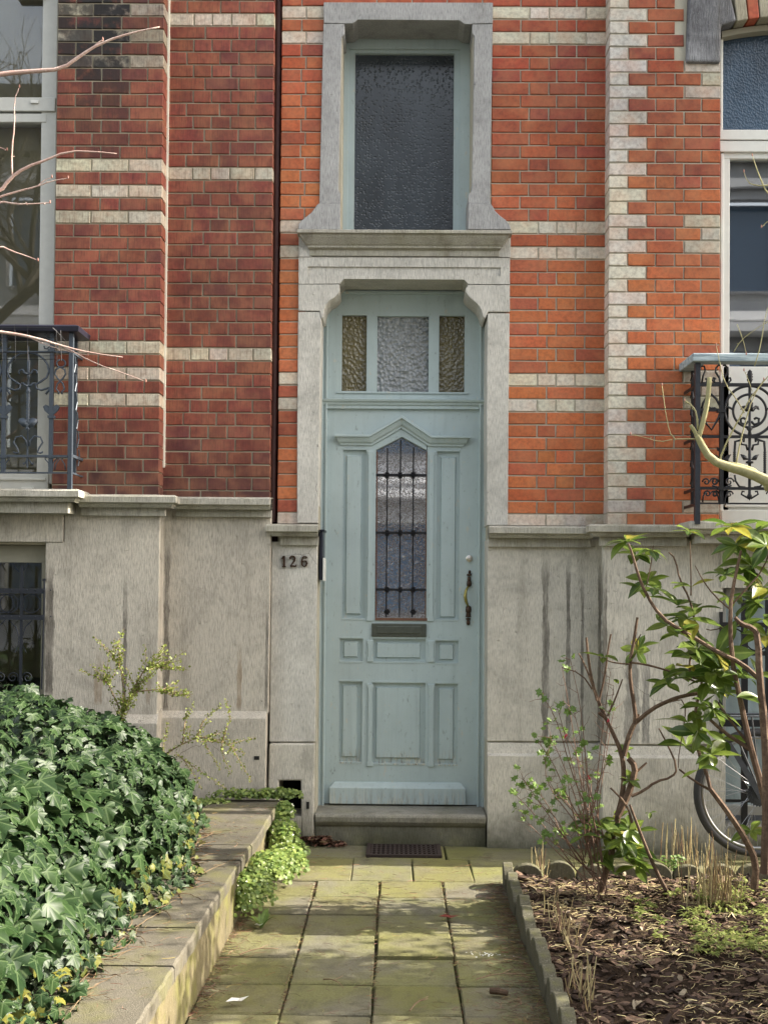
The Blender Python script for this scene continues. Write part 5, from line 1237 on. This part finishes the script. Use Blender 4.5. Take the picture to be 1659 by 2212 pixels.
b.build('flower_bud', m_plain('crimson_bud', (.45, .02, .05), .6), o)

# --- cut dry stems
DRY = m_vcol('dry_straw', .75, .25)
def straw_col():
    r = R.random(); c = (.50, .42, .22) if r < .5 else ((.36, .27, .14) if r < .8 else (.20, .12, .08)); k = R.uniform(.7, 1.15); return (c[0]*k, c[1]*k, c[2]*k, 0)
def tuft(cx, cy, sx, sy, n, hmin, hmax, label):
    b = MB()
    for k in range(n):
        p = Vector((cx+R.gauss(0, sx), cy+R.gauss(0, sy), .03)); h = R.uniform(hmin, hmax); b.col = straw_col()
        q = p+Vector((R.gauss(0, .02), R.gauss(0, .02), h)); r = R.uniform(.0008, .0027)
        b.tube([p, p.lerp(q, .5)+Vector((R.gauss(0, .004), 0, 0)), q], [r*1.1, r, r*.8], 5)
    tag(b.build('cut_stems', DRY), label, 'dead stems', kind='stuff')
g1 = G0(1545, 1975)
tuft(g1.x, g1.y, .055, .05, 110, .10, .27, 'clump of pale dry cut stems standing at the right of the flower bed')
g2 = G0(1480, 1890); tuft(g2.x+.03, g2.y, .10, .04, 45, .08, .26, 'thin dead stems in front of the back edging stones')
for (u, v, lab) in ((1218, 2050, 'row of pale dry stalks just behind the side edging stones'), (1165, 1905, 'few short dead stalks in the near left back corner of the bed')):
    g3 = G0(u, v); tuft(g3.x, g3.y, .018, .16 if u > 1200 else .08, 40 if u > 1200 else 16, .06, .15, lab)
g4 = G0(1246, 2180); tuft(g4.x+.03, g4.y, .018, .14, 34, .06, .14, 'row of pale dry stalks near the lower end of the side edging')

# --- mulch, straw and ground cover
def soilz(x, y): return .045+.03*noise.noise(Vector((x*3, y*3, 0)))+.02*noise.noise(Vector((x*11, y*11, 3)))
b = MB()
for k in range(12000):
    x = R.uniform(.57, 2.4); y = 5.70-4.2*R.random()**1.2
    if x > (y*800/2600)+.35: continue
    z = soilz(x, y)+R.uniform(.0, .012); L = R.uniform(.006, .026)*R.choice((1, 1, 1, 1.6)); W_ = L*R.uniform(.2, .5); T_ = .002
    rot = Matrix.Rotation(R.random()*6.28, 3, 'Z') @ Matrix.Rotation(R.gauss(0, .35), 3, 'X') @ Matrix.Rotation(R.gauss(0, .35), 3, 'Y')
    r = R.random(); c = (.075, .045, .032) if r < .45 else ((.045, .028, .022) if r < .7 else ((.18, .115, .08) if r < .93 else (.36, .29, .20))); kk = R.uniform(.6, 1.2); b.col = (c[0]*kk, c[1]*kk, c[2]*kk, 0)
    vs = [rot @ Vector(q)+Vector((x, y, z)) for q in ((-L,-W_*.6,0),(0,-W_,T_),(L,-W_*.3,0),(L*.8,W_*.7,0),(0,W_,T_*1.5),(-L*.9,W_*.5,0))]
    b.add(vs, [(0, 1, 4, 5), (1, 2, 3, 4)])
tag(b.build('bark_mulch', m_vcol('bark_chips', .85, .4)), 'dark brown bark mulch and leaf bits covering the flower bed', 'mulch', kind='stuff')
b = MB()
for k in range(8200):
    x = R.uniform(.57, 2.3); y = 5.62-4.0*R.random()**1.15
    if x > (y*800/2600)+.35: continue
    dens = noise.noise(Vector((x*2.2, y*1.6, 9)))
    if dens+R.uniform(-.5, .5) < -.12: continue
    z = soilz(x, y)+R.uniform(.006, .022); L = R.uniform(.015, .065); a = R.gauss(0, .9); b.col = straw_col(); r = R.uniform(.0006, .0016)
    d_ = Vector((math.cos(a), math.sin(a), R.gauss(0, .10)))*L; m_ = Vector((0, 0, R.uniform(0, .006)))
    p = Vector((x, y, z)); b.tube([p-d_*.5, p+m_+Vector((-d_.y, d_.x, 0))*R.uniform(-.08, .08), p+d_*.5], r, 3, False)
tag(b.build('straw_litter', DRY), 'pale dry stalks scattered over the mulch', 'straw', kind='stuff')
b = MB()
def needle(x, y, z0, L=.03, a=None, r=.0007):
    a = R.random()*6.28 if a is None else a; b.col = (*[q*R.uniform(.6, 1.2) for q in ((.16, .10, .06) if R.random() < .75 else (.34, .25, .13))], 0)
    p = Vector((x, y, z0+.003+R.random()*.008)); d_ = Vector((math.cos(a), math.sin(a), R.gauss(0, .05)))*L
    b.tube([p-d_*.5, p+Vector((-d_.y, d_.x, 0))*R.uniform(-.3, .3), p+d_*.5], r, 3, False)
for k in range(2600):
    y = R.uniform(1.8, 5.75); x = .51-abs(R.gauss(0, .055 if y > 4.6 else .085)); needle(x, y, .003, R.uniform(.02, .06))
for k in range(420): y = R.uniform(3.8, 6.3); x = R.uniform(-.66, .5); needle(x, y, .003, R.uniform(.015, .06))
for k in range(380): y = R.uniform(3.9, 5.2); x = -.665+abs(R.gauss(0, .035)); needle(x, y, .003, R.uniform(.02, .07))
for xj in XJ[1:4]:
    for k in range(170): y = R.uniform(3.7, 5.8); needle(xj+R.gauss(0, .007), y, -.004, R.uniform(.01, .04), math.pi/2+R.gauss(0, .6))
for k in range(260): y = R.uniform(2.7, 6.3); x = cx_(y)-R.uniform(0, .3); needle(x, y, ct+.001, R.uniform(.015, .05))
tag(b.build('twig_litter', DRY), 'fine brown needles and twigs lying over the path and coping', 'litter', kind='stuff')
b = MB()   # dry leaves blown against the step
for k in range(520):
    q = G0(R.uniform(628, 745), R.uniform(1800, 1822) if R.random() < .7 else R.uniform(1808, 1832)); x, y = q.x, min(6.56, q.y)
    if x > -.27 and R.random() < .8: y = R.uniform(6.50, 6.57)
    z = .008+R.random()*.045*(1 if x < -.35 else .4); L = R.uniform(.008, .03); rot = Matrix.Rotation(R.random()*6.28, 3, 'Z') @ Matrix.Rotation(R.gauss(0, .7), 3, 'X')
    c = (.14, .065, .045) if R.random() < .7 else (.30, .20, .12); kk = R.uniform(.5, 1.2); b.col = (c[0]*kk, c[1]*kk, c[2]*kk, 0)
    b.add([rot @ Vector(v)+Vector((x, y, z)) for v in ((-L, 0, 0), (-L*.2, -L*.4, .003), (L, 0, .002), (L*.1, L*.4, .004), (0, 0, -.003))], [(0, 1, 4), (1, 2, 4), (2, 3, 4), (3, 0, 4)])
tag(b.build('dead_leaves', m_vcol('dead_leaf', .8, .3)), 'small drift of brown dead leaves against the left of the doorstep', 'dead leaves', kind='stuff')
b = MB(); GC = m_leaf('ground_cover_leaf', (.14, .19, .04), (.32, .36, .10), (.3, .35, .15), .5, .35)
def gcover(x, y, n, L):
    z = soilz(x, y)+.015+R.random()*.04
    for k in range(n): a = R.random()*6.28; blade(b, Vector((x, y, z)), Vector((math.cos(a), math.sin(a), R.uniform(.1, 1.2))), L*R.uniform(.6, 1.2), L*.16, .8, (R.random(), .15*R.random(), 0), 3)
for k in range(620):
    c = G0(R.uniform(1500, 1720), R.uniform(1945, 2110)); 
    if noise.noise(Vector((c.x*4, c.y*4, 2)))+R.uniform(-.5, .5) > -.15: gcover(c.x, c.y, 6, .026)
for (u, v) in ((1380, 1975), (1395, 2000), (1430, 2030), (1480, 2000), (1365, 2025), (1420, 2060), (1460, 1965), (1490, 2040), (1405, 1985)):
    c = G0(u, v)
    for q in range(4): gcover(c.x+R.gauss(0, .02), c.y+R.gauss(0, .02), 6, .035)
tag(b.build('ground_cover', GC), 'low yellow-green ground cover spreading at the right of the bed', 'ground cover', kind='stuff')
b = MB()
c = G0(1455, 1910)
for k in range(160): p = Vector((c.x+R.gauss(0, .025), c.y+R.gauss(0, .02), .06+R.random()*.08)); disc(b, p, (rv(.5)+Vector((0, -.3, 1))).normalized(), .007, (R.random()*.4, 0, 0))
tag(b.build('leafy_weed', WEED), 'tiny dark green weed alone on the mulch before the back edging', 'weed')

# loose bits on the path
def leaf_flat(name, u, v, L, col, label, cat='leaf', ang=0):
    b = MB(); c = G0(u, v); c.z = .018; rot = Matrix.Rotation(ang, 3, 'Z')
    b.col = (*col, 0); rim = [(-L, 0, .002), (-L*.5, -L*.32, .006), (L*.2, -L*.35, .001), (L, 0, .009), (L*.3, L*.3, .002), (-L*.4, L*.3, .008)]
    b.add([rot @ Vector(p)+c for p in rim]+[c+Vector((0, 0, -.002))], [(i, (i+1) % 6, 6) for i in range(6)])
    tag(b.build(name, m_vcol(name+'_surface', .7, .2)), label, cat)
leaf_flat('dead_leaf', 970, 1988, .045, (.20, .045, .03), 'reddish brown dead leaf across the right-hand paving joint')
leaf_flat('paper_scrap', 513, 2170, .042, (.75, .74, .70), 'crumpled white scrap of paper near the bottom left of the path', 'litter', .5)
leaf_flat('paper_scrap', 560, 2006, .02, (.70, .70, .66), 'tiny white scrap of paper beside the narrow-leaved weed', 'litter')
b = MB(); c = G0(1077, 2152); c.z = .018; b.tube([c+Vector((-.028, .012, 0)), c+Vector((0, 0, .003)), c+Vector((.03, -.012, 0))], [.011, .012, .009], 9)
tag(b.build('bark_stick', m_bark('dark_bark', (.06, .035, .022), (.12, .08, .05))), 'short thick brown stick near the bottom right of the path', 'stick')
for k, (u, v, a, L, lab) in enumerate(((1085, 2115, .3, .20, 'long thin pale twig across the right paving column'), (720, 2130, -.9, .12, 'thin twig on the left middle slabs'), (905, 2175, 1.1, .14, 'curved dry twig on the slab right of the middle joint'), (560, 2060, .5, .16, 'forked twig near the garden wall foot'))):
    b = MB(); c = G0(u, v); c.z = .012; d_ = Vector((math.cos(a), math.sin(a), 0))*L
    ps = smooth([c-d_*.5, c-d_*.1+Vector((0, .012, .01)), c+d_*.2+Vector((.01, -.01, .012)), c+d_*.5], 1); b.tube(ps, [.0028, .001], 5); b.tube([ps[3], ps[3]+Vector((.03, .03, .006))], [.0016, .0008], 4)
    tag(b.build('twig', TWG), lab, 'twig')
# white droppings on the slab are left as a few flecks
b = MB()
for k in range(26): c = G0(R.gauss(1050, 22), R.gauss(2064, 3)); c.z = .0085; disc(b, c, Vector((0, 0, 1)), R.uniform(.002, .005), (1, 1, 1), 6)
tag(b.build('white_flecks', m_plain('white_fleck', (.7, .7, .66), .9)), 'spatter of small white flecks on the right-hand slabs', 'flecks', kind='stuff')

# ================================================================== bare trees reaching in from both sides
def bare_tree(name, label, Y, trunk, limbs, bark):
    b = MB(); b.tube(smooth([Vector(p) for p in trunk[0]], 2), trunk[1], 10); o = None
    br = MB(); bud = MB()
    for pts, r0, r1 in limbs:
        ps = [P(u, v, Y+dy) if not isinstance(dy, str) else None for (u, v, dy) in pts]
        ps = smooth(ps, 1); br.tube(ps, [r0+(r1-r0)*i/(len(ps)-1) for i in range(len(ps))], 7)
        if r0 < .008:
            for i in range(2, len(ps), 2): br.tube([ps[i]+Vector((0, 0, -.003)), ps[i]+rv(.004)], [r1*1.9, r1*1.2], 5)
            e = ps[-1]; bud.lathe(e, [(.0005, -.004), (.0035, 0), (.003, .006), (.0005, .012)], 6)
    o = b.build(name, bark[0]); tag(o, label, 'tree'); br.build('branches', bark[1], o, smooth=True); bud.build('buds', m_plain('pink_bud', (.35, .16, .12), .6), o)
    return o
PINK = m_bark('pinkish_twig', (.46, .30, .26), (.72, .60, .53), 120); OLV = m_bark('olive_bark', (.30, .28, .14), (.42, .37, .22), 40)
L_ = lambda *p: [(u, v, (0 if u > 0 else u*.0006)) for u, v in p]
YT = 5.0
bare_tree('bare_tree', 'bare pinkish twigs of a tree reaching in from the left edge over the brick house', YT,
  ([(-3.5, 4.6, .1), (-3.45, 4.6, 1.2), (-3.5, 4.62, 2.4), (-3.3, 4.6, 3.6)], [.07, .03]),
  [(L_((-760, 560), (-200, 190), (0, 158), (80, 152), (135, 148), (170, 121), (220, 90), (290, 68), (345, 57)), .013, .0026),
   (L_((205, 98), (213, 90), (222, 84)), .004, .0015), (L_((-780, 700), (-150, 470), (0, 415), (20, 385), (55, 360), (100, 345), (145, 325), (210, 327), (252, 331)), .0105, .0019),
   (L_((26, 376), (25, 320), (32, 270), (30, 215), (42, 187)), .004, .0014), (L_((-150, 470), (0, 424), (40, 412), (80, 402), (110, 390), (147, 384)), .006, .0012), (L_((80, 402), (95, 388), (112, 382)), .003, .001),
   (L_((-300, 500), (0, 433), (30, 440), (70, 440), (108, 437)), .006, .002), (L_((-300, 560), (0, 529), (25, 542), (60, 553), (82, 562)), .006, .0012),
   (L_((-780, 900), (-200, 690), (0, 716), (70, 727), (140, 749), (200, 763), (265, 771)), .010, .0019), (L_((140, 749), (205, 785), (260, 803), (315, 824)), .0035, .0010), (L_((60, 727), (100, 745), (140, 757), (190, 767)), .002, .001), (L_((-100, 280), (0, 318), (15, 323)), .004, .001)],
  (OLV, PINK))
Rr = lambda *p: [(u, v, (0 if u < 1659 else -(u-1659)*.0004)) for u, v in p]
bare_tree('bare_tree', 'pruned tree with thick olive limb and sawn stub in front of the right balcony', 5.3,
  ([(2.35, 5.2, .05), (2.32, 5.2, .9), (2.4, 5.25, 1.7), (2.5, 5.3, 3.2)], [.06, .03]),
  [(Rr((2010, 1330), (1800, 1120), (1659, 1040), (1610, 1018), (1570, 1008), (1535, 993), (1515, 960), (1506, 940)), .030, .0135), (Rr((1508, 948), (1518, 915), (1529, 870), (1533, 815)), .0125, .0105), (Rr((1507, 945), (1500, 930), (1491, 918)), .0105, .008),
   (Rr((1507, 928), (1506, 895), (1495, 875), (1479, 866)), .0045, .0035), (Rr((1503, 948), (1475, 948), (1452, 949), (1440, 910), (1430, 832)), .0035, .0013), (Rr((1452, 949), (1425, 955), (1395, 945), (1362, 938)), .0022, .001),
   (Rr((1659, 1060), (1640, 1020), (1600, 1005), (1575, 1000)), .012, .007),
   (Rr((1554, 1004), (1560, 975), (1585, 925), (1608, 885), (1620, 860), (1640, 835), (1670, 800)), .0045, .0022), (Rr((1590, 1003), (1600, 950), (1612, 905), (1625, 860), (1650, 820)), .004, .0018), (Rr((1608, 892), (1590, 860), (1565, 828), (1555, 785), (1547, 746)), .0032, .0012), (Rr((1625, 845), (1615, 815), (1607, 800)), .0015, .0008),
   (Rr((1630, 790), (1645, 740), (1652, 680), (1670, 640)), .0025, .001), (Rr((1585, 760), (1600, 735), (1625, 715), (1665, 690)), .002, .001), (Rr((1592, 700), (1606, 735), (1612, 765)), .0018, .001), (Rr((1760, 520), (1659, 422), (1640, 380), (1625, 335)), .005, .0012), (Rr((1720, 395), (1659, 400), (1630, 400), (1614, 392), (1607, 370)), .004, .001), (Rr((1740, 440), (1659, 476), (1645, 490)), .003, .001)],
  (OLV, OLV))

# ================================================================== BICYCLE
TYRE = m_plain('dusty_tyre', (.035, .034, .036), .6, 0, .4, 90, .5, .3); CHR = m_plain('dull_chrome', (.45, .45, .46), .28, .9, .5, 40, .1, .3); BFR = m_plain('dark_grey_frame', (.06, .065, .075), .4, .2, .5, 40, .2, .3)
wc = P(1637, 1713, 6.26); BK = thing('bicycle', (wc.x+.5, 6.26, 0), 'dark bicycle leaning below the right balcony, its rear wheel in view', 'bicycle')
def wheel(cx, cy, cz):
    R0 = .331
    def ring(r, th, mat, name, par, n=8, m=72, dy=0, sq=1):
        b = MB(); vs = []
        for i in range(m):
            a = 2*math.pi*i/m
            for j in range(n):
                c_ = 2*math.pi*j/n; rr = r+th*math.cos(c_)
                vs.append((cx+rr*math.cos(a), cy+dy+th*sq*math.sin(c_), cz+rr*math.sin(a)))
        b.add(vs, [(i*n+j, i*n+(j+1) % n, ((i+1) % m)*n+(j+1) % n, ((i+1) % m)*n+j) for i in range(m) for j in range(n)])
        return b.build(name, mat, par, smooth=True)
    wh = ring(R0-.020, .0215, TYRE, 'wheel', BK)
    ring(R0-.045, .010, CHR, 'rim', wh, sq=1.3)
    b = MB()
    for k in range(36):
        a = 2*math.pi*k/36; a2 = a+(.9 if k % 4 < 2 else -.9); s = .025 if k % 2 else -.025
        b.tube([(cx+.025*math.cos(a2), cy+s, cz+.025*math.sin(a2)), (cx+(R0-.05)*math.cos(a), cy, cz+(R0-.05)*math.sin(a))], .0011, 4, False)
    b.build('spoke', CHR, wh)
    b = MB(); b.lathe((cx, cy, cz), [(.018, -.06), (.018, -.035), (.038, -.03), (.045, -.01), (.045, .01), (.038, .03), (.018, .04), (.012, .06)], 18, 'y'); b.build('hub', BFR, wh)
    return wh
wheel(wc.x, 6.26, wc.z); wheel(wc.x+1.08, 6.27, wc.z)
b = MB()
for k, (r_, t_) in enumerate(((.066, 26), (.055, 22), (.045, 18))):
    n = t_*2; pts = [(wc.x+(r_*(1.05 if i % 2 else .93))*math.cos(math.pi*2*i/n), wc.z+(r_*(1.05 if i % 2 else .93))*math.sin(math.pi*2*i/n)) for i in range(n)]; b.prism(pts, 6.26-.034-.006*k, 6.26-.031-.006*k)
b.build('sprocket', BFR, BK)
b = MB(); hx, hz = wc.x, wc.z
bb = (hx+.44, 6.26, .29); seat = (hx+.30, 6.26, .80); head = (hx+.86, 6.26, .78)
for s in (-.055, .055):
    b.tube([(hx, 6.26+s, hz), (bb[0], bb[1]+s*.4, bb[2])], .009, 8); b.tube([(hx, 6.26+s, hz), (seat[0]-.02, 6.26+s*.4, seat[2]-.06)], .008, 8)
b.tube([bb, (hx+.27, 6.26, .88)], .015, 10); b.tube([seat, head], .015, 10); b.tube([bb, (head[0]+.03, 6.26, head[2]-.12)], .017, 10)
b.tube([(head[0]-.03, 6.26, head[2]+.12), (head[0]+.06, 6.26, head[2]-.2), (hx+1.08, 6.26, wc.z)], .014, 8)
b.build('frame', BFR, BK, smooth=True)
b = MB(); b.prism([(hx+.02, hz-.01), (hx-.155, hz+.265), (hx-.175, hz+.255), (hx-.012, hz-.025)], 6.195, 6.199); b.tube([(hx, 6.20, hz), (hx-.12, 6.20, hz+.28)], .006, 6)
b.tube([(hx-.18, 6.2, hz+.40), (hx+.25, 6.2, hz+.40)], .006, 6); b.tube([(hx-.18, 6.32, hz+.40), (hx+.25, 6.32, hz+.40)], .006, 6); b.tube([(hx-.18, 6.2, hz+.40), (hx-.18, 6.32, hz+.40)], .006, 6)
b.tube([(hx, 6.2, hz), (hx-.05, 6.2, hz+.40)], .005, 6)
b.build('rack_stay', BFR, BK)
b = MB(); vs = []
for i in range(25):
    a = math.radians(20+i*(165-20)/24); r_ = .348
    for (dr, dy) in ((-.008, -.026), (.002, -.016), (.004, 0), (.002, .016), (-.008, .026)): vs.append((hx+(r_+dr)*math.cos(a), 6.26+dy, hz+(r_+dr)*math.sin(a)))
b.add(vs, [(5*i+j, 5*i+j+1, 5*i+6+j, 5*i+5+j) for i in range(24) for j in range(4)]); b.build('mudguard', BFR, BK, smooth=True) if False else None
b = MB(); b.tube([(hx+.13, 6.26, .915), (hx+.27, 6.26, .925), (hx+.40, 6.26, .92)], [.06, .045, .015], 10); b.build('saddle', TYRE, BK, smooth=True)
b = MB(); b.tube([(head[0]-.04, 6.05, 1.0), (head[0]-.06, 6.15, 1.02), (head[0]-.04, 6.26, 1.0), (head[0]-.06, 6.37, 1.02), (head[0]-.04, 6.47, 1.0)], .012, 8); b.tube([(head[0]-.04, 6.26, 1.0), (head[0]-.03, 6.26, head[2]+.1)], .012, 8); b.build('handlebar', CHR, BK, smooth=True)
b = MB(); b.prism([(bb[0]+.09*math.cos(a*.2618), bb[2]+.09*math.sin(a*.2618)) for a in range(24)], 6.215, 6.22); b.box(bb[0]-.01, bb[0]+.01, 6.2, 6.21, bb[2]-.17, bb[2]); b.box(bb[0]-.04, bb[0]+.04, 6.10, 6.2, bb[2]-.18, bb[2]-.16); b.build('crank', CHR, BK)

# ================================================================== the other side of the street (seen only as reflections) and garden beyond the frame
OH = thing('row_house', (0, -13, 0), 'pale rendered house across the street, reflected in the right-hand windows', 'house')
b = MB(); hs_ = []
for i in range(-5, 6):
    for (z0, z1) in ((.9, 2.9), (4.4, 6.6), (7.9, 9.9)): hs_.append((i*2.6-.7, i*2.6+.7, z0, z1))
b.wall(-15, 15, 0, 10.8, -13.0, -13.25, hs_)
b.v = [(x, -26-y, z) for x, y, z in b.v]; b.v = [(x, -13+(y+13), z) for x, y, z in b.v]
b.build('wall', m_plain('pale_render', (.42, .43, .45), .9, bs=3, bstr=.1, var=.2), OH)
for h in hs_:
    b = MB(); b.box(h[0], h[1], -13.22, -13.2, h[2], h[3]); wn = b.build('window', m_plain('dark_window_glass', (.10, .15, .22), .1), OH)
b = MB()
for z_ in (3.4, 3.75, 6.95, 7.3, 10.2): b.box(-15, 15, -12.95, -12.3 if z_ in (3.4, 6.95) else -12.8, z_, z_+.18)
b.split('balcony_slab', m_plain('white_slab', (.8, .8, .8), .8), OH)
b = MB(); b.box(-15, 15, -13.4, -12.6, 10.8, 11.1); b.prism([(-15, 11.1), (15, 11.1), (15, 12.5), (-15, 12.5)], -14.5, -13.2); b.build('roof', m_plain('slate', (.06, .06, .07), .7), OH)
def street_tree(x, y, h, label):
    b = MB(); t0 = Vector((x, y, 0)); tr = smooth([t0, t0+Vector((.05, 0, h*.25)), t0+Vector((-.05, .1, h*.45))], 1); b.tube(tr, [.20, .13], 9)
    br = MB()
    def grow(p, d, L, r, dep):
        q = p+d*L*.5+rv(L*.04); e = p+d*L+rv(L*.05); br.tube([p, q, e], [r, r*.85, r*.65], 5 if dep > 1 else 4, False)
        if dep == 0: return
        for k in range(3 if dep > 2 else 2+(R.random() < .5)): grow(e if k else q, (d+rv(.42)+Vector((0, 0, .12))).normalized(), L*R.uniform(.6, .82), r*.58, dep-1)
    for k in range(5): grow(tr[-1], (Vector((math.cos(k*1.26), math.sin(k*1.26), 1.1))+rv(.2)).normalized(), h*.2, .08, 5)
    o = b.build('street_tree', m_bark('grey_bark', (.06, .05, .04), (.11, .09, .07))); tag(o, label, 'tree'); br.build('branches', m_plain('branch', (.06, .05, .04), .9), o)
street_tree(-5.7, -3.2, 10.5, 'bare street tree reflected in the upper left window')
street_tree(-4.3, -5.5, 10.0, 'second bare street tree behind the viewpoint')
# evergreen hedge shrub to the right: it throws the dappled shade across the path
EV = m_leaf('evergreen_leaf', (.035, .08, .02), (.07, .13, .03), (.15, .2, .08), .4, .2)
def evergreen(x, y, rx, ry, z0, z1, n, label, gap=.0):
    b = MB(); s_ = MB(); t0 = Vector((x, y, 0)); s_.tube([t0, t0+Vector((.03, 0, z1*.5)), t0+Vector((0, .05, z1*.9))], [.05, .015], 8)
    cl = [Vector((x+R.gauss(0, rx*.5), y+R.gauss(0, ry*.5), R.uniform(z0, z1))) for _ in range(int(n/45))]
    for c in cl: s_.tube([Vector((x, y, c.z*.55)), c.lerp(Vector((x, y, c.z)), .4)+rv(.03), c], [.012, .004], 5)
    for k in range(n):
        c = cl[k % len(cl)]; rleaf(b, c+rv(.10), rv()+Vector((0, 0, .2)), R.uniform(.05, .09), (rv(.6)+Vector((0, 0, 1))).normalized(), (R.random(), 0, 0), .3)
    o = s_.build('evergreen_shrub', BRK); tag(o, label, 'shrub'); b.build('foliage', EV, o)
evergreen(3.0, 4.25, .5, .42, .4, 2.6, 7000, 'evergreen shrub beyond the right edge of the bed, nearest the houses')
evergreen(3.1, 3.25, .5, .5, .35, 2.5, 7000, 'evergreen shrub beyond the right edge of the bed, farther from the houses')
